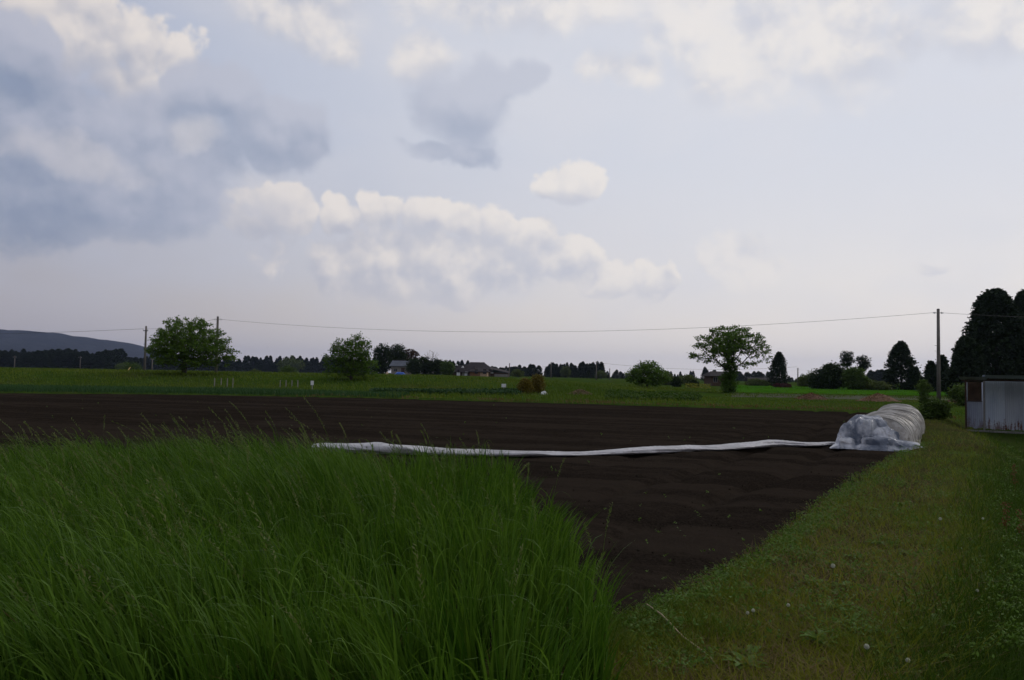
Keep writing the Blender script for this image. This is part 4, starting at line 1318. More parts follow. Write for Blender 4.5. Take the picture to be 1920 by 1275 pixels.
specimen(1461, 150, 660, 21, .55, 'dark pointed cone shaped conifer right of the ivy clad tree', 520, 12, .35)
specimen(1690, 120, 640, 32, .42, 'dark bushy cedar left of the tall concrete pole', 950, 12, .55, .03)
specimen(1714, 118, 690, 16, .45, 'low dark cedar at the right foot of the bushy cedar', 400, 12, .4, .03)
specimen(1746, 105, 678, 15, .5, 'small dark cedar just left of the tall concrete pole', 420, 12, .5, .03)
specimen(1767, 108, 666, 15, .5, 'small dark cedar just right of the tall concrete pole', 420, 12, .5, .03)
specimen(1868, 84, 541, 76, .42, 'huge dark cedar towering behind the shed', 3000, 13, .38, .01, .34, .34)
specimen(1922, 92, 543, 40, .45, 'tall cedar at the right edge behind the huge one', 1500, 12, .5, .02, .32, .34)
specimen(1812, 80, 632, 36, .36, 'lower dark cedar at the left foot of the huge cedar', 1300, 12, .4, .02, .30, .32)
specimen(1975, 84, 560, 70, .40, 'cedar mass cut by the right picture edge', 1500, 12, .35, .02, .36, .4)
for px, top, lab in ((1588, 658, 'left small round topped tree above the rounded bushes'), (1618, 666, 'right small round topped tree on a bare stem')):
    d = 160; f = foot(px, d); h = ztop(px, top, d) - f[2]
    root = empty('umbrella_tree', f); tag(root, lab, 'tree')
    v, fc, t = clump_cards([(0, 0, h - 1.0, 1.25, 1.2, .95), (.2, 0, h - 2.0, 1.4, 1.3, .7), (-.2, 0, h - 2.7, 1.0, 1, .5)], 200, 12, .2, .26, .6, .3)
    obj('crown', npmesh('crown', v, fc, {'tint': t}, [M['leaf_dark']]), root)
    MB().tube([(0, 0, -.2), (.05, 0, h * .5), (0, 0, h - .6)], [.16, .12, .05], 7).build('trunk', M['bark_dark'], root, smooth=True)

WOODS = [  # px range, top range, distance, count, mesh family, label, group
    (-60, 226, 655, 662, 560, 52, CR, 'dark conifer in the near wood below the blue ridge', 'wood below the ridge'),
    (-60, 226, 654, 664, 600, 24, CP, 'pointed conifer in the near wood below the blue ridge', 'wood below the ridge'),
    (218, 300, 668, 676, 700, 20, CR, 'far conifer in the gap left of the large round tree', 'wood left of the large tree'),
    (300, 612, 666, 680, 720, 84, CP, 'far conifer in the low treeline right of the large round tree', 'low left treeline'),
    (612, 720, 668, 678, 720, 26, CP, 'far conifer in the treeline behind the second left tree', 'treeline behind the second tree'),
    (842, 892, 674, 686, 380, 11, CP, 'pointed conifer rising behind the farmhouse roof', 'conifers behind the farmhouse'),
    (918, 984, 684, 692, 520, 18, CR, 'dark rounded conifer right of the farmhouse', 'wood right of the farmhouse'),
    (983, 1012, 682, 690, 400, 6, CR, 'dark conifer in the clump above the golden shrubs', 'clump above the golden shrubs'),
    (1022, 1082, 679, 690, 400, 18, CP, 'pointed conifer in the middle wood', 'middle wood'),
    (1086, 1128, 677, 684, 380, 10, CP, 'pointed conifer in the tallest part of the middle wood', 'tall end of the middle wood'),
    (1130, 1200, 692, 702, 480, 14, CR, 'low far conifer between the middle wood and the small tree', 'low wood left of the small tree'),
    (1236, 1300, 695, 705, 600, 14, CP, 'low far conifer right of the small round tree', 'low treeline left of the ivy tree'),
    (1320, 1345, 688, 698, 400, 5, CP, 'pointed far conifer behind the ivy clad tree', 'conifers behind the ivy tree'),
    (1380, 1450, 694, 704, 520, 14, CR, 'far conifer between the ivy clad tree and the pointed conifer', 'low wood right of the ivy tree'),
    (1478, 1530, 702, 710, 520, 10, CR, 'low far tree right of the pointed conifer', 'low wood right of the pointed conifer'),
    (1625, 1675, 690, 700, 420, 9, CR, 'hazy far tree left of the bushy cedar', 'low wood left of the bushy cedar'),
    (1775, 1990, 690, 705, 420, 16, CR, 'far tree behind the huge cedar', 'wood behind the huge cedar')]
for (x0, x1, t0, t1, d0, n, fam, lab, grp) in WOODS:
    for k in range(n):
        px = x0 + (x1 - x0) * (k + random.uniform(0.1, 0.9)) / n
        d = d0 * random.uniform(0.94, 1.08)
        f = foot(px, d); top = random.uniform(t0, t1)
        if lab.startswith('dark conifer in the near'): top += 4 * math.sin(px * 0.045)
        h = ztop(px, top, d) - f[2]
        cr, tr = random.choice(fam)
        sxy = h / 10 * random.uniform(1.15, 1.7)
        conifer(f, cr, tr, lab, sxy, h / 10, grp, random.uniform(0, 6.28))
# pale deciduous crowns among the conifers
for px, top, d, w, lab in ((545, 668, 640, 17, 'pale yellow green round tree in the left treeline'), (1060, 686, 380, 4, 'light green slender tree in the middle wood'),
                           (1126, 694, 370, 4.5, 'light green tree at the right foot of the middle wood'), (232, 679, 500, 9, 'light green tree at the right end of the wood below the ridge')):
    f = foot(px, d); h = ztop(px, top, d) - f[2]
    shrub('broadleaf_tree', f, [(0, 0, h * .55, w * .5, w * .4, h * .42), (w * .3, 0, h * .45, w * .35, w * .3, h * .36), (-w * .3, 0, h * .4, w * .35, w * .3, h * .36)], lab, 'leaf_pale', 260, 12, .05 * h, .07 * h, cat='tree')

# ------------------------------------------------------------------ houses
def gable(w, d, h, over=0.4, hip=0.0, thick=0.14):
    """roof shell over a w x d plan, ridge along x, hip shortens the ridge"""
    x, y, r = w / 2 + over, d / 2 + over, w / 2 + over - hip
    up = [(-x, -y, 0), (x, -y, 0), (x, y, 0), (-x, y, 0), (-r, 0, h), (r, 0, h)]
    lo = [(a, b, c_ - thick) for a, b, c_ in up]
    fs = [(0, 1, 5, 4), (2, 3, 4, 5), (1, 2, 5), (3, 0, 4)]
    m = MB(); m.add(up, fs); m.add(lo, [q[::-1] for q in fs])
    m.add(up[:4] + lo[:4], [(0, 4, 5, 1), (1, 5, 6, 2), (2, 6, 7, 3), (3, 7, 4, 0)])
    return m


def window(parent, x, z, w, h, y, frame='white'):
    fr = MB().box(x - w / 2 - .06, x + w / 2 + .06, y - .05, y - .005, z - .06, z + h + .06).build('window', M[frame], parent)
    MB().box(x - w / 2, x - .03, y - .062, y - .052, z, z + h).build('pane', M['glass'], fr)
    MB().box(x + .03, x + w / 2, y - .062, y - .052, z, z + h).build('pane', M['glass'], fr)


def ridge_caps(parent, w, h, z, y=0):
    MB().tube([(-w / 2, y, z + h + .06), (w / 2, y, z + h + .06)], .14, 7).build('ridge_cap', M['tile'], parent)


# grey roofed store house
d = 215; f = foot(755, d); s = d / FPX
root = empty('store_house', f, R(-14)); tag(root, 'small house with pale grey slate roof behind the blue tarpaulin', 'house')
MB().box(-2.6, 2.6, -1.9, 1.9, -.3, 2.15).build('wall', M['wall_grey'], root)
r_ = gable(5.2, 3.8, 1.55, .45).build('roof', M['tile_grey'], root); r_.location = (0, 0, 2.27)
ridge_caps(root, 5.6, 1.55, 2.2)
MB().box(0.3, 1.3, -1.96, -1.905, -.05, 1.75).build('door', M['wood_dark'], root)
window(root, -1.3, .8, .9, .7, -1.9, 'concrete')
# farmhouse: high main house, lower front wing, entrance wing, end wing
d = 222
f = foot(886, d)
root = empty('farmhouse', f, R(-6)); tag(root, 'brown farmhouse with dark tiled hipped roofs and small white gables', 'house')
zz = lambda py: ztop(886, py, d) - f[2]
xx = lambda px: (px - 886) * d / FPX
MB().box(xx(866), xx(918), .2, 5.2, -.3, zz(692)).build('wall', M['wood_dark'], root)
o = gable(xx(919) - xx(865), 5.0, zz(680) - zz(693), .55, 2.6).build('roof', M['tile'], root); o.location = ((xx(919) + xx(865)) / 2, 2.7, zz(692.5)); o.name = 'roof'
MB().tube([(xx(878), 2.7, zz(680) + .05), (xx(906), 2.7, zz(680) + .05)], .16, 7).build('ridge_cap', M['tile'], root)
MB().box(xx(849), xx(893), -2.2, .15, -.3, zz(698)).build('wall', M['wood_dark'], root)
o = gable(xx(893) - xx(849), 2.7, zz(685) - zz(697), .5, .9).build('roof', M['tile'], root); o.location = ((xx(893) + xx(849)) / 2, -1.0, zz(697.5))
for px, py in ((857, 686), (869, 690)):       # plastered gablets on the front roof
    x, z = xx(px), zz(py)
    MB().add([(x - .42, -1.95, z), (x + .42, -1.95, z), (x, -1.95, z + .55), (x - .42, -1.2, z), (x + .42, -1.2, z), (x, -1.2, z + .55)],
             [(0, 1, 2), (0, 2, 5, 3), (1, 4, 5, 2), (3, 5, 4)]).build('white_gable', M['white'], root)
MB().box(xx(884), xx(903), -3.0, -2.25, -.3, zz(696)).build('wall', M['wood'], root)
MB().box(xx(903.2), xx(916), -2.9, .1, -.3, zz(698)).build('wall', M['tan'], root)
o = gable(xx(917) - xx(883), 3.2, zz(691.5) - zz(697), .4, 1.2).build('roof', M['tile'], root); o.location = ((xx(917) + xx(883)) / 2, -1.5, zz(696.2))
MB().box(xx(859), xx(865), -2.75, -2.3, -.1, zz(698.5)).build('porch_panel', M['white'], root)
MB().box(xx(860.5), xx(863.5), -2.80, -2.756, .9, 1.7).build('pane', M['glass'], root)
MB().box(xx(868.5), xx(879), -2.3, -2.205, 0, zz(698.6)).build('screen_panel', M['wall_grey'], root)
MB().box(xx(873.5), xx(878.5), -2.36, -2.305, .1, zz(700)).build('white_door', M['white'], root)
MB().box(xx(875), xx(881), -2.9, -2.3, zz(698.2), zz(697.4)).build('awning', M['white'], root)
window(root, xx(896), .7, .8, 1.1, -3.0, 'wood_dark'); window(root, xx(911.5), .7, .8, 1.2, -2.9, 'wood_dark')
# low long outbuilding
f = foot(936, 224)
root = empty('farm_outbuilding', f, R(-4)); tag(root, 'long low outbuilding with sloping dark roof right of the farmhouse', 'outbuilding')
xx = lambda px: (px - 936) * 224 / FPX
MB().box(xx(919), xx(953), 0, 3.0, -.3, 1.15).build('wall', M['wood_dark'], root)
MB().box(xx(927), xx(952), -.10, -.005, .0, .75).build('pale_panel', M['wall_grey'], root)
MB().add([(xx(916), -.5, 2.35), (xx(954), -.5, 1.15), (xx(954), 3.4, 1.6), (xx(916), 3.4, 2.9), (xx(916), -.5, 2.2), (xx(954), -.5, 1.0), (xx(954), 3.4, 1.45), (xx(916), 3.4, 2.75)],
         [(0, 1, 2, 3), (7, 6, 5, 4), (0, 4, 5, 1), (1, 5, 6, 2), (2, 6, 7, 3), (3, 7, 4, 0)]).build('roof', M['tile'], root)
MB().box(xx(918), xx(925), -.3, -.12, .95, 1.15).build('gutter_sheet', M['white'], root)
# dark house behind the ivy clad tree
f = foot(1354, 155)
root = empty('dark_house', f, R(8)); tag(root, 'dark brown house half hidden behind the ivy clad tree', 'house')
MB().box(-2.1, 2.1, 0, 4, -.3, 1.9).build('wall', M['wood_dark'], root)
o = gable(4.2, 4.0, .9, .5, 1.0).build('roof', M['tile'], root); o.location = (0, 2.0, 2.0)
window(root, -1.4, .8, .8, .9, 0, 'wall_grey')
# long dark wall building under the conifer
f = foot(1440, 165)
root = empty('long_barn', f, R(2)); tag(root, 'long low grey brown barn behind the red bush', 'barn')
MB().box(-3.6, 4.0, 0, 3.5, -.3, 1.15).build('wall', M['wood_dark'], root)
o = gable(7.6, 3.5, .65, .35).build('roof', M['tile'], root); o.location = (.2, 1.75, 1.22)


# ------------------------------------------------------------------ field cover: crops and far grass
def field_blades(name, label, xs, ys, hmin, hmax, w, mat, kind='stuff', lift=0.0, n_seg=2):
    N = len(xs)
    P = np.stack([xs, ys, height(xs, ys) - 0.02 + lift], -1)
    h = hmin + (hmax - hmin) * rng.random(N)
    lean = rng.normal(size=(N, 2)) * h[:, None] * 0.28 + np.array([-0.10, 0]) * h[:, None]
    v, f, t = blades(P, h, w * (0.6 + 0.8 * rng.random(N)), lean, np.full(N, 1.7), rng.random(N) * 6.28, n_seg)
    patch = np.clip(0.5 + 2.4 * fbm(xs * 0.16, ys * 0.30, 2.0, 4), 0, 1)
    t = np.clip(0.35 * t + 0.65 * np.repeat(patch, 2 * (n_seg + 1)), 0, 1)
    return tag(obj(name, npmesh(name, v, f, {'tint': t}, [M[mat]])), label, kind=kind)


def scatter(n, y0, y1, a0, a1, mask=None):
    """points in a wedge of view, evenly over the picture rather than over the ground"""
    y = 1 / (1 / y1 + (1 / y0 - 1 / y1) * rng.random(n)); y = 0.5 * y + 0.5 * (y0 + (y1 - y0) * rng.random(n))
    x = y * (a0 + (a1 - a0) * rng.random(n))
    if mask is not None:
        k = mask(x, y); x, y = x[k], y[k]
    return x, y


x, y = scatter(60000, 40, 125, -0.72, 0.62, lambda x, y: (y > far_y(x) + 0.3) & ~((y - far_y(x) < 12) & (x < -9)) & ~((x > 13) & (y > 63) & (y < 84)))
k = ss(x / y, 0.16, 0.30)
field_blades('far_meadow_grass', 'rough green grass on the verge and bank behind the soil', x, y, 0.09 - .05 * k, 0.40 - .24 * k, 0.07, 'meadow')
x, y = scatter(16000, 38, 56, -0.30, 0.60, lambda x, y: (y > far_y(x) + 0.1) & (y < far_y(x) + 1.0 + 3.5 * vnoise(x * .25, 3.0)) & (vnoise(x * .8, y * 1.2, 6.0) > .42))
field_blades('dry_verge_grass', 'yellowish dry grass along the far edge of the soil', x, y, 0.06, 0.22, 0.05, 'turf_dry')
# low crop strip along the far left edge of the soil
x, y = scatter(26000, 44, 64, -0.78, -0.10, lambda x, y: (y > far_y(x) + 0.2) & (y < far_y(x) + 11.5 + x * 0.0 - 6 * ss(x, -22, -8)) & (x < -7))
field_blades('cereal_strip', 'low blue green crop strip along the far left edge of the soil', x, y, 0.22, 0.40, 0.05, 'crop')
# vegetable rows in the middle distance
for (pa, pb, d0, d1, rows, nm) in ((700, 975, 58, 63, 4, 'left'), (1140, 1310, 54, 64, 5, 'right')):
    C = []; 
    for r_ in range(rows):
        for q in range(260):
            d_ = d0 + (d1 - d0) * r_ / (rows - 1) + random.gauss(0, .12 if pa < 1000 else .6); p = foot(pa + (pb - pa) * random.random(), d_)
            for z_ in range(9): C.append((p[0] + random.gauss(0, .13), p[1] + random.gauss(0, .13), p[2] + random.uniform(.02, .26 if pa > 1000 else .34)))
    C = np.array(C); L = .16 * (.6 + .8 * rng.random(len(C)))
    v, fc = cards(C, L, L * .7, .6)
    tag(obj('vegetable_rows', npmesh('vegetable_rows', v, fc, {'tint': np.repeat(rng.random(len(C)), 4)}, [M['crop'] if nm == 'left' else M['ditch']])), 'dark leafy vegetable rows %s' % ('right of the second left tree' if nm == 'left' else 'before the small round tree'), kind='stuff')
# young cereal field on the right, standing knee high
def cereal_field():
    xs = np.linspace(0, 1, 90); ys = np.linspace(0, 1, 26)
    A, B = np.meshgrid(xs, ys)
    d = 88 + 80 * B
    X = d * (0.28 + 0.40 * A); Y = d
    Z = height(X, Y) + 0.26 + 0.10 * fbm(X * .3, Y * .3, 0, 3)
    Z[0, :] = height(X[0], Y[0]) - .05; Z[-1, :] = height(X[-1], Y[-1]) - .05; Z[:, 0] -= .35; Z[:, -1] -= .35
    v = np.stack([X, Y, Z], -1).reshape(-1, 3); n = len(xs)
    i = np.arange(len(ys) - 1)[:, None]; j = np.arange(n - 1)[None, :]
    f = np.stack([i * n + j, i * n + j + 1, (i + 1) * n + j + 1, (i + 1) * n + j], -1).reshape(-1, 4)
    m = new_mat('cereal_canopy'); P = coord(); b = noise(P, .5, 4, .6, 2.0); b2 = noise(P, 6, 3, .6, 5.0, stretch=(.2, 1, 1))
    out_of(m, principled(m, mixc(sstep(b * .6 + b2 * .4, .35, .65), (.028, .092, .006), (.048, .125, .010)), 1.0, 0, b2, .6, .1, .0))
    tag(obj('cereal_field', npmesh('cereal_field', v, f, mats=[m], smooth=True)), 'bright green cereal field behind the wood chip heaps', kind='structure')
    x, y = scatter(16000, 88.5, 160, .285, .67)
    field_blades('cereal_blades', 'young green cereal standing in the right hand field', x, y, .30, .50, .07, 'rice')


cereal_field()
# bare brown strip where the chip heaps lie
def bare_strip():
    A, B = np.meshgrid(np.linspace(0, 1, 80), np.linspace(0, 1, 14))
    d = 64 + 18 * B + 1.5 * np.sin(A * 9) * (1 - B)
    X = d * (0.275 + 0.40 * A); Z = height(X, d) + 0.02
    Z[0, :] -= .06; Z[-1, :] -= .06; Z[:, 0] -= .06; Z[:, -1] -= .06
    v = np.stack([X, d, Z], -1).reshape(-1, 3); n = 80
    i = np.arange(13)[:, None]; j = np.arange(n - 1)[None, :]
    f = np.stack([i * n + j, i * n + j + 1, (i + 1) * n + j + 1, (i + 1) * n + j], -1).reshape(-1, 4)
    m = new_mat('weedy_earth'); P = coord(); b = noise(P, .35, 4, .6, 2.0, stretch=(.4, 1, 1)); b2 = noise(P, 5, 4, .6, 5.0)
    cc = mixc(sstep(b * .7 + b2 * .3, .40, .60), (.050, .040, .028), (.045, .062, .020))
    out_of(m, principled(m, cc, .95, 0, b2, .7, .06, .1))
    tag(obj('bare_earth_strip', npmesh('bare_earth_strip', v, f, mats=[m], smooth=True)), 'weedy bare earth strip round the wood chip heaps', kind='structure')
    x, y = scatter(5000, 64, 83, .27, .68, lambda x, y: vnoise(x * .3, y * .5) > .52)
    field_blades('sparse_weeds', 'sparse weeds on the bare earth strip', x, y, .08, .25, .06, 'meadow')


bare_strip()


# ------------------------------------------------------------------ foreground: tall ryegrass
def tall_edge(y):      # right hand limit of the tall grass
    return np.interp(y, [2.5, 4.0, 4.7, 6.8, 8.6, 11.5, 13], [0.30, 0.44, 0.54, 0.38, 0.24, 0.0, -2.0]) + 0.22 * (vnoise(np.asarray(y) * 2.2, 8.0) - 0.5)


def far_limit(x): return 11.3 + 0.5 * np.sin(x * 1.1) + 1.0 * (vnoise(x * 0.8, 4.0) - 0.5)


def tall_grass():
    parts = []
    N = 44000
    y = 2.9 + (12.2 - 2.9) * rng.random(N) ** 0.95
    x = -0.74 * y - 0.5 + (tall_edge(y) + 0.74 * y + 0.5) * rng.random(N) ** 0.92
    # tufted: pull roots towards tuft centres
    G = 0.19
    gx, gy = np.round(x / G), np.round(y / G); z0 = np.zeros(N)
    cx = (gx + 0.8 * (_hash(gx, gy, z0) - 0.5)) * G; cy = (gy + 0.8 * (_hash(gx, gy, z0 + 1) - 0.5)) * G
    pull = 0.75 * rng.random(N) ** 0.6
    x = x * (1 - pull) + cx * pull; y = y * (1 - pull) + cy * pull
    k = (y < far_limit(x)) & (x < tall_edge(y)) & (rng.random(N) < 0.25 + 1.5 * vnoise(x * 1.6, y * 1.6, 12.0)); x, y, gx, gy = x[k], y[k], gx[k], gy[k]; N = len(x); z0 = np.zeros(N)
    tuft_h = _hash(gx, gy, z0 + 2); tuft_l = _hash(gx, gy, z0 + 3) - 0.5; tuft_c = _hash(gx, gy, z0 + 4); tuft_d = _hash(gx, gy, z0 + 5) - 0.5
    edge = np.clip((tall_edge(y) - x) / 0.5, 0, 1)
    gust = fbm(x * 0.55, y * 0.55, 3.0, 3); gust2 = fbm(x * 1.3, y * 1.3, 9.0, 2)
    patch = np.clip(0.5 + 1.3 * fbm(x * 0.9, y * 0.9, 5.0, 3), 0, 1)
    h = (0.40 + 0.50 * rng.random(N) ** 0.7) * (0.78 + 0.22 * edge) * (0.84 + 0.36 * tuft_h) * (1 + 0.75 * gust) * (1 - 0.10 * np.clip(-x / 5, 0, 1))
    # the wind lays the crop to the left, less at the sheltered right margin
    wind = (0.07 + 0.20 * np.clip(-x / 3.5, 0, 1) + 0.45 * gust + 0.35 * gust2 + 0.26 * tuft_l)
    lean = np.stack([-wind * h + rng.normal(size=N) * (0.05 + 0.05 * np.clip(-x / 2, 0, 1)) + 0.13 * (1 - edge), (0.25 * tuft_d + 0.1 * gust) * h + rng.normal(size=N) * 0.08], -1)
    face = rng.normal(size=N) * 1.1
    w = np.where(rng.random(N) < 0.55, 0.0195, 0.0095) * (0.5 + 0.9 * rng.random(N)) * (1 + 0.04 * np.maximum(y - 5, 0))
    tint = np.clip(0.75 * rng.random(N) ** 1.7 + 0.25 * patch + 0.36 * tuft_c - 0.12, 0, 1)
    v, f, t = blades(np.stack([x, y, np.full(N, 0.0)], -1), h, w, lean, 1.5 + 1.1 * rng.random(N), face, 6, tint, 0.18)
    parts.append((v, f, t, 0))
    # dead straw-coloured leaves and broken stems
    n4 = 1800; q = rng.choice(N, n4)
    lean4 = lean[q] * 0.8 + rng.normal(size=(n4, 2)) * 0.22
    v, f, t = blades(np.stack([x[q], y[q], np.zeros(n4)], -1), h[q] * (0.35 + 0.5 * rng.random(n4)), 0.006 * (0.6 + rng.random(n4)), lean4, np.full(n4, 1.4), rng.normal(size=n4), 5, rng.random(n4), 0.3)
    parts.append((v, f, t, 2))
    # arching leaves that break from the stems
    n2 = 12000; q = rng.choice(N, n2); q = q[rng.random(n2) < np.clip(0.22 - 0.25 * x[q], 0.2, 0.8)]; n2 = len(q)
    lean2 = np.stack([-0.28 - 0.22 * rng.random(n2) + 0.55 * (rng.random(n2) < 0.28), rng.normal(size=n2) * 0.16], -1)
    v, f, t = blades(np.stack([x[q] + lean[q, 0] * .25, y[q] + lean[q, 1] * .25, h[q] * (0.35 + 0.4 * rng.random(n2))], -1), 0.20 + 0.26 * rng.random(n2), 0.0085 * (0.6 + 0.7 * rng.random(n2)), lean2 * 0.85, np.full(n2, 1.8), rng.normal(size=n2), 6, np.clip(tint[q] + .25, 0, 1), 0.80)
    parts.append((v, f, t, 0))
    # flowering stems with zigzag spikes
    n3 = 520; q = rng.choice(N, n3); q = q[(rng.random(n3) < np.clip(0.30 - x[q] * 0.25, 0.22, 1))]; n3 = len(q)
    hs = np.maximum(h[q], 0.6) + 0.16 + 0.26 * rng.random(n3)
    ls = lean[q] * 1.15 + np.stack([-0.04 - 0.12 * rng.random(n3), rng.normal(size=n3) * 0.05], -1)
    curl = 1.7 + 0.9 * rng.random(n3)
    P = np.stack([x[q], y[q], np.zeros(n3)], -1)
    v, f, t = blades(P, hs, np.full(n3, 0.0042) * (1 + 0.06 * y[q]), ls, curl, rng.normal(size=n3), 7, 0.3 + rng.random(n3) * .6, 0.14)
    parts.append((v, f, t, 0))
    m = 18
    tt = np.linspace(0.74, 1.0, m)[None, :, None]
    xy = P[:, None, :2] + ls[:, None, :] * tt ** curl[:, None, None]
    z = hs[:, None, None] * (tt - 0.14 * tt ** 3)
    C = np.concatenate([xy, z], -1)
    dirv = np.gradient(C, axis=1); dirv /= np.linalg.norm(dirv, axis=2, keepdims=True)
    side = np.where(np.arange(m) % 2, 1.0, -1.0)[None, :, None] * np.array([0.9, 0.25, 0.0])
    C = C + side * 0.0042
    big = np.repeat(1 + 0.06 * y[q], m)
    v, f = cards(C.reshape(-1, 3), 0.024 * big, 0.0078 * big, 0.2, (dirv + 0.35 * side).reshape(-1, 3) * 3)
    parts.append((v, f, np.repeat(np.repeat(rng.random(n3), m), 4), 1))
    v, f, t, mi = join(parts)
    tag(obj('tall_ryegrass', npmesh('tall_ryegrass', v, f, {'tint': t}, [M['blade'], M['seed'], M['turf_dry']], mi)), 'tall windblown ryegrass filling the left foreground', kind='stuff')


tall_grass()


# ------------------------------------------------------------------ foreground: mown bank with weeds
def bank_cover():
    def mask(x, y):
        c_ = (x - edge_x(y)) * 0.84
        return (((c_ > 0.02 + 0.25 * (rng.random(len(x)) - 0.6)) | (y < 4.55)) & ~((x < tall_edge(y) - 0.15) & (y < 11))) & (x < 1.0 * y)
    # short turf
    parts = []
    N = 190000
    y = 1 / (1 / 48 + (1 / 3.2 - 1 / 48) * rng.random(N)); x = y * (-0.05 + 0.80 * rng.random(N))
    k = mask(x, y) & (y < far_y(x) + 14); x, y = x[k], y[k]; N = len(x)
    c_ = (x - edge_x(y)) * 0.84
    pn = vnoise(x * 1.1, y * 1.1, 3.0); pn2 = vnoise(x * 3.1, y * 3.1, 7.0)
    dry = np.clip(1.5 * (pn - 0.38) + 0.9 * (pn2 - 0.5) + 0.42 * np.exp(-((c_ - 0.75) / 0.45) ** 2), 0, 1)
    k = rng.random(N) > 0.62 * dry; x, y, c_, dry, pn = x[k], y[k], c_[k], dry[k], pn[k]; N = len(x)
    slope = ss(c_, 1.2, 2.2)
    scale = 1 + 0.035 * y
    h = (0.035 + 0.065 * rng.random(N) ** 1.5) * (1 + 1.4 * slope * vnoise(x * 1.5, y * 1.5, 2.0) + 0.5 * pn) * np.minimum(scale, 1.8)
    P = np.stack([x, y, height(x, y) - 0.006], -1)
    lean = rng.normal(size=(N, 2)) * h[:, None] * 0.55
    tint = np.clip(0.55 * rng.random(N) + 0.45 * dry + 0.15 * (1 - slope) - 0.1, 0, 1)
    isdry = rng.random(N) < 0.14 + 0.48 * dry * (1 - 0.6 * slope)
    w = 0.0045 * (0.6 + 0.8 * rng.random(N)) * scale
    lush_shaded = (slope > 0.05 + 0.9 * rng.random(N))  # slope blades that take the green darkened for shade
    for sel, mi in ((~isdry & ~lush_shaded, 0), (isdry & ~lush_shaded, 1), (lush_shaded, 3)):
        v, f, t = blades(P[sel], h[sel] * (0.75 if mi == 1 else 1), w[sel], lean[sel] * (1.7 if mi == 1 else 1), np.full(sel.sum(), 1.5), rng.random(sel.sum()) * 6.28, 2, tint[sel])
        parts.append((v, f, t, mi))
    # dead straw lying flat
    n2 = 9000
    y2 = 1 / (1 / 16 + (1 / 3.2 - 1 / 16) * rng.random(n2)); x2 = y2 * (-0.05 + 0.80 * rng.random(n2)); k = mask(x2, y2); x2, y2 = x2[k], y2[k]; n2 = len(x2)
    P2 = np.stack([x2, y2, height(x2, y2) + 0.012 + 0.02 * rng.random(n2)], -1)
    a2 = rng.random(n2) * 6.28; L2 = 0.05 + 0.10 * rng.random(n2)
    v, f, t = blades(P2, 0.015 * rng.random(n2) + .003, np.full(n2, .0035), np.stack([np.cos(a2) * L2, np.sin(a2) * L2], -1), np.full(n2, 1.1), a2 + 1.57, 2)
    parts.append((v, f, t, 1))
    # small clover and chickweed leaves, thick along the soil edge
    n3 = 60000
    y3 = 1 / (1 / 24 + (1 / 3.2 - 1 / 24) * rng.random(n3)); x3 = y3 * (-0.05 + 0.80 * rng.random(n3)); k = mask(x3, y3)
    c3 = (x3 - edge_x(y3)) * 0.84
    k &= vnoise(x3 * 2.3, y3 * 2.3, 11.0) + 0.35 * np.exp(-(c3 / 0.35) ** 2) > 0.68
    x3, y3 = x3[k], y3[k]; n3 = len(x3)
    C = np.stack([x3, y3, height(x3, y3) + 0.015 + 0.06 * rng.random(n3) * (0.4 + vnoise(x3 * 4, y3 * 4, 1.0))], -1)
    L = 0.016 * (0.6 + 0.9 * rng.random(n3)) * (1 + 0.04 * y3)
    v, f = cards(C, L, L * 0.75, 1.0)
    parts.append((v, f, np.repeat(rng.random(n3), 4), 2))
    # leafy clumps creeping out over the soil edge, and bigger leaves all over the bank
    nc_ = 620
    yc = 1 / (1 / 20 + (1 / 4.6 - 1 / 20) * rng.random(nc_)); ec = rng.random(nc_) < 0.42
    xc = np.where(ec, edge_x(yc) + 0.20 + rng.normal(size=nc_) * 0.12, edge_x(yc) + 2.7 * rng.random(nc_))
    hc = 0.05 + 0.08 * rng.random(nc_)
    per = 34
    C = np.repeat(np.stack([xc, yc, height(xc, yc)], -1), per, 0) + rng.normal(size=(nc_ * per, 3)) * np.array([.06, .06, 0])
    C[:, 2] = np.maximum(C[:, 2], -0.01) + 0.012 + np.repeat(hc, per) * rng.random(nc_ * per)
    L = 0.021 * (0.4 + 1.2 * rng.random(nc_ * per)) * np.repeat(1 + 0.03 * yc, per)
    v, f = cards(C, L, L * 0.45, 0.5)
    parts.append((v, f, np.repeat(np.clip(np.repeat(rng.random(nc_), per) * .7 + .3 * rng.random(nc_ * per), 0, 1), 4), 2))
    v, f, t, mi = join(parts)
    tag(obj('bank_turf', npmesh('bank_turf', v, f, {'tint': t}, [M['turf'], M['turf_dry'], M['weed'], M['ditch']], mi)), 'short mown grass, clover and dead straw on the field bank', kind='stuff')
    # longer grass on the ditch side, its green darkened to shade the hollow
    N = 60000
    y = 1 / (1 / 40 + (1 / 3.6 - 1 / 40) * rng.random(N)); c_ = 1.35 + 4.8 * rng.random(N); x = edge_x(y) + c_ / 0.84
    k = (x < 0.95 * y) & (rng.random(N) < ss(c_, 1.3, 2.0) * (0.4 + vnoise(x * .9, y * .9, 4.0))) & ~((y > 31) & (x > 17)); x, y = x[k], y[k]
    field_blades('ditch_grass', 'longer darker grass down the ditch side of the bank', x, y, 0.05, 0.26, 0.010, 'ditch', n_seg=3)
    # grass tufts trailing over the margin between the tall grass and the soil
    N = 2600
    y = 4.3 + 0.9 * rng.random(N); x = 0.55 + 0.9 * rng.random(N) ** 1.5
    k = vnoise(x * 5, y * 5, 2.0) > 0.5; x, y = x[k], y[k]
    field_blades('margin_grass', 'thin grass tufts at the corner of the soil', x, y, 0.05, 0.22, 0.005, 'meadow', n_seg=4)


bank_cover()


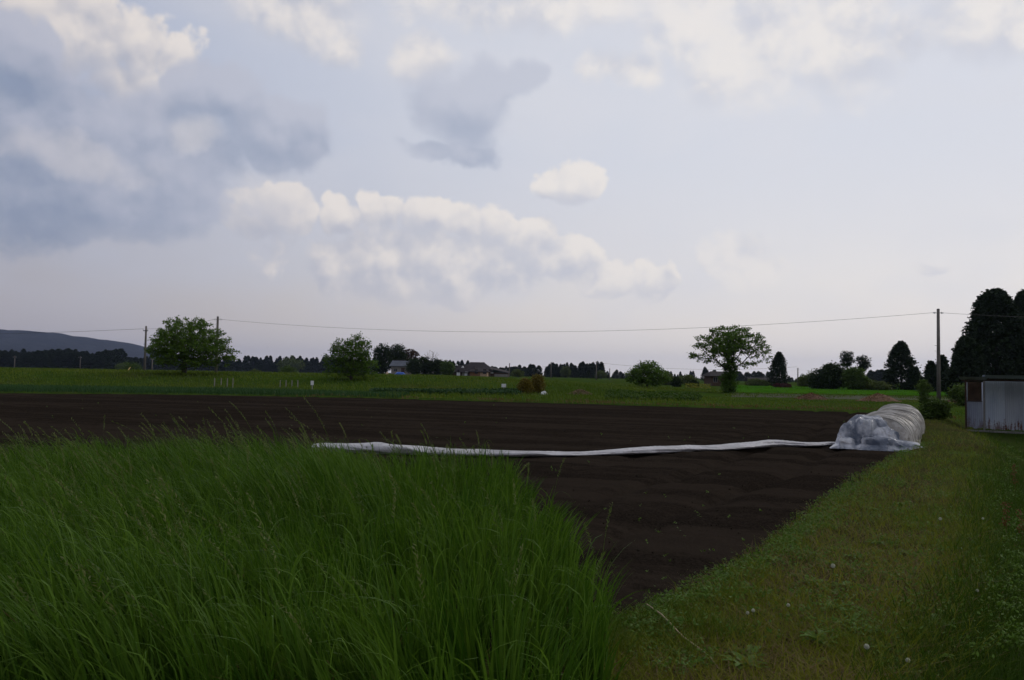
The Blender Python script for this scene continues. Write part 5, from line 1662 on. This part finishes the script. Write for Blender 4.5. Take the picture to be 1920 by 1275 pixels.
def clods():
    N = 1400
    y = 1 / (1 / 26 + (1 / 4.8 - 1 / 26) * rng.random(N)); x = y * (-0.12 + 0.62 * rng.random(N))
    k = in_soil(x, y, -0.02); x, y = x[k], y[k]; N = len(x)
    r = (0.004 + 0.013 * rng.random(N) ** 3) * (1 + 0.02 * y)
    ph = np.array([[1, 0, 0], [-1, 0, 0], [0, 1, 0], [0, -1, 0], [0, 0, 1], [0, 0, -1]], float)
    fc = np.array([[0, 2, 4], [2, 1, 4], [1, 3, 4], [3, 0, 4], [2, 0, 5], [1, 2, 5], [3, 1, 5], [0, 3, 5]])
    v = np.stack([x, y, np.full(N, -0.022)], -1)[:, None, :] + ph[None] * r[:, None, None] * (0.6 + 0.8 * rng.random((N, 6, 1)))
    f = (np.arange(N) * 6)[:, None, None] + fc[None]
    tag(obj('soil_clods', npmesh('soil_clods', v.reshape(-1, 3), f.reshape(-1, 3), mats=[M['soil']])), 'small crumbs of dark earth over the tilled soil', kind='stuff')
    # scattered seedlings
    N = 450
    y = 1 / (1 / 45 + (1 / 5 - 1 / 45) * rng.random(N)); x = y * (-0.70 + 1.2 * rng.random(N)); k = in_soil(x, y, -0.3) & (vnoise(x * .5, y * .5) > .45); x, y = x[k], y[k]; N = len(x)
    C = np.repeat(np.stack([x, y, np.full(N, 0.02)], -1), 3, 0) + rng.normal(size=(N * 3, 3)) * 0.012
    L = 0.022 * (1 + 0.05 * np.repeat(y, 3)); v, f = cards(C, L, L * .6, .6)
    tag(obj('soil_seedlings', npmesh('soil_seedlings', v, f, {'tint': np.repeat(rng.random(N * 3), 4)}, [M['weed']])), 'tiny weed seedlings and straw bits dotted over the soil', kind='stuff')


clods()


# broadleaf weeds: rosettes of toothed leaves
def rosette(seed, nl=11, L=0.13):
    r_ = np.random.default_rng(seed); V, Fc, T = [], [], []
    for k in range(nl):
        a = k * 2.4 + r_.normal() * .2; l = L * (0.6 + 0.6 * r_.random()); up = 0.35 + 0.6 * r_.random(); wd = l * 0.17
        n = 8; b = len(V)
        for i in range(n + 1):
            t = i / n
            rr = l * t; z = l * up * (t - 0.62 * t * t) + 0.01
            w = wd * (math.sin(math.pi * min(t * 0.85 + .12, 1)) ** 0.8) * (1.0 if i % 2 else 0.55) + .001
            if t == 1: w = .001
            c_, s_ = math.cos(a), math.sin(a)
            for q in (-1, 0, 1):
                V.append((c_ * rr - s_ * w * q, s_ * rr + c_ * w * q, z + abs(q) * w * .35)); T.append(0.3 + 0.5 * r_.random())
        for i in range(n):
            for q in (0, 1): Fc.append((b + i * 3 + q, b + i * 3 + q + 1, b + (i + 1) * 3 + q + 1, b + (i + 1) * 3 + q))
    return npmesh('leaves', np.array(V), np.array(Fc), {'tint': T}, [M['weed']])


ros = [rosette(k, 9 + 2 * k, 0.12 + 0.012 * k) for k in range(4)]
wp = [(1468, 1195), (1528, 1248), (1490, 1085), (1590, 1178), (1662, 1205), (1625, 1190), (1255, 1150), (1560, 1150), (1515, 1098), (1440, 1120), (1390, 1075), (1420, 1040),
      (1700, 1130), (1755, 1180), (1600, 1050), (1655, 1010), (1500, 1010), (1560, 990), (1700, 1040), (1540, 1215), (1820, 1230), (1745, 1245), (1640, 960), (1590, 930), (1690, 950)]
wp += [(random.uniform(1330, 1830), random.uniform(1010, 1260)) for _ in range(22)]
wp = [q for q in wp if q[0] > 1240 + (1180 - q[1]) * 1.6]
for k, (px, py) in enumerate(wp):
    h_ = hit(px, py)
    root = empty('weed_rosette', h_, random.uniform(0, 6.28)); sc = random.uniform(.5, .85); root.scale = (sc, sc, sc * random.uniform(.9, 1.3))
    tag(root, 'low broadleaf weed with toothed leaves on the mown bank', 'weed', 'broadleaf weeds on the bank')
    obj('leaves', ros[k % 4], root)
# dandelion clocks
def puff():
    d = np.random.default_rng(5).normal(size=(260, 3)); d /= np.linalg.norm(d, axis=1, keepdims=True)
    v, f = cards(d * 0.021, np.full(260, .011), np.full(260, .007), 0)
    rad = []
    for q in d[:120]: rad.append(q)
    P = np.array(rad); s = np.cross(P, [0.3, 0.5, 0.8]); s /= np.linalg.norm(s, axis=1, keepdims=True)
    v2 = np.stack([P * .002 - s * .0004, P * .002 + s * .0004, P * .021 + s * .0004, P * .021 - s * .0004], 1).reshape(-1, 3)
    f2 = np.arange(len(v2)).reshape(-1, 4) + len(v)
    return npmesh('seed_head', np.vstack([v, v2]), np.vstack([f, f2]), {'tint': np.full(len(v) + len(v2), .5)}, [foliage('dandelion_down', (.46, .46, .45), (.60, .60, .58), .4, .9)])


pf = puff()
pp = [(1625, 1228, 'largest white dandelion clock near the bottom right'), (1702, 1251, 'white dandelion clock nearest the bottom right edge'), (1481, 1141, 'white dandelion clock in the middle of the bank, alone'),
      (1763, 976, 'white dandelion clock high on the bank, near the ditch'), (1400, 1158, 'left of two close dandelion clocks on the bank'), (1414, 1156, 'right of two close dandelion clocks on the bank'),
      (1832, 1116, 'dandelion clock on the ditch slope at right'), 
      (1562, 1073, 'small dandelion clock halfway up the bank'), (1843, 975, 'faint clock far up the ditch slope')]
for px, py, lab in pp:
    g = hit(px, py + 18); hh_ = 0.075 + random.uniform(0, .05)
    root = empty('dandelion_clock', g); tag(root, lab, 'dandelion')
    tip_ = (random.uniform(-.015, .015), random.uniform(-.015, .015), hh_)
    MB().tube([(0, 0, -.01), (tip_[0] * .4, tip_[1] * .4, hh_ * .5), tip_], [.0022, .002, .0018], 6).build('stem', M['weed'], root)
    o = obj('seed_head', pf, root, tip_); s_ = random.uniform(.65, .9) * (0.75 if py > 1200 else .62 if py > 1100 else .8); o.scale = (s_, s_, s_)
# long dry stalk at the corner of the soil
pts = [hit(1190, 1160), hit(1210, 1160), hit(1240, 1180), hit(1280, 1210), hit(1330, 1240), hit(1348, 1262)]
pts = [tuple(p + np.array([0, 0, z])) for p, z in zip(pts, (.03, .10, .09, .05, .03, .02))]
tag(MB().tube(pts, [.002, .004, .005, .0045, .004, .002], 7).build('dry_stalk', plain('dry_stalk', (.30, .24, .14), .8, .2, 20), smooth=True), 'long bent dry stalk lying at the corner of the soil', 'stalk')
tag(MB().tube([tuple(hit(1215, 1207) + np.array([0, 0, .02])), tuple(hit(1300, 1206) + np.array([0, 0, .025])), tuple(hit(1360, 1201) + np.array([0, 0, .015]))], [.002, .0028, .0015], 6).build('dry_straw', plain('dry_straw_b', (.26, .2, .12), .8, .2, 20)), 'thin dry straw lying level, crossing the bent stalk', 'straw')
# reddish sorrel spikes in the ditch
for px, py, lab in ((1902, 905, 'tallest reddish sorrel spike in the ditch before the shed'), (1885, 985, 'reddish sorrel spike on the ditch slope, lower left'), (1915, 1000, 'reddish sorrel spike at the right edge of the ditch')):
    g = hit(px, py + 30); root = empty('sorrel_spike', g); tag(root, lab, 'sorrel')
    h_ = .55 if py < 950 else .42
    MB().tube([(0, 0, -.02), (.02, 0, h_ * .5), (.0, 0, h_)], [.004, .003, .002], 6).build('stem', M['turf_dry'], root)
    n = 90; z = h_ * (.4 + .6 * rng.random(n)); C = np.stack([rng.normal(size=n) * .022, rng.normal(size=n) * .022, z], -1)
    v, fc = cards(C, np.full(n, .022), np.full(n, .016), .2)
    obj('flower_spike', npmesh('flower_spike', v, fc, {'tint': np.repeat(rng.random(n), 4)}, [foliage('sorrel_red', (.10, .03, .018), (.15, .06, .028), .2)]), root)['kind'] = 'stuff'

# ------------------------------------------------------------------ air
hb = MB().box(-9800, 9800, -9800, 9800, -4, 260)
hm = bpy.data.materials.new('haze'); hm.use_nodes = True; hm.node_tree.nodes.clear()
pv = hm.node_tree.nodes.new('ShaderNodeVolumePrincipled')
pv.inputs['Color'].default_value = (0.56, 0.67, 1.0, 1); pv.inputs['Density'].default_value = 0.000065; pv.inputs['Anisotropy'].default_value = 0.5
ho = hm.node_tree.nodes.new('ShaderNodeOutputMaterial'); hm.node_tree.links.new(pv.outputs[0], ho.inputs['Volume'])
tag(hb.build('haze', hm), 'thin blue evening haze over the whole plain', kind='stuff')
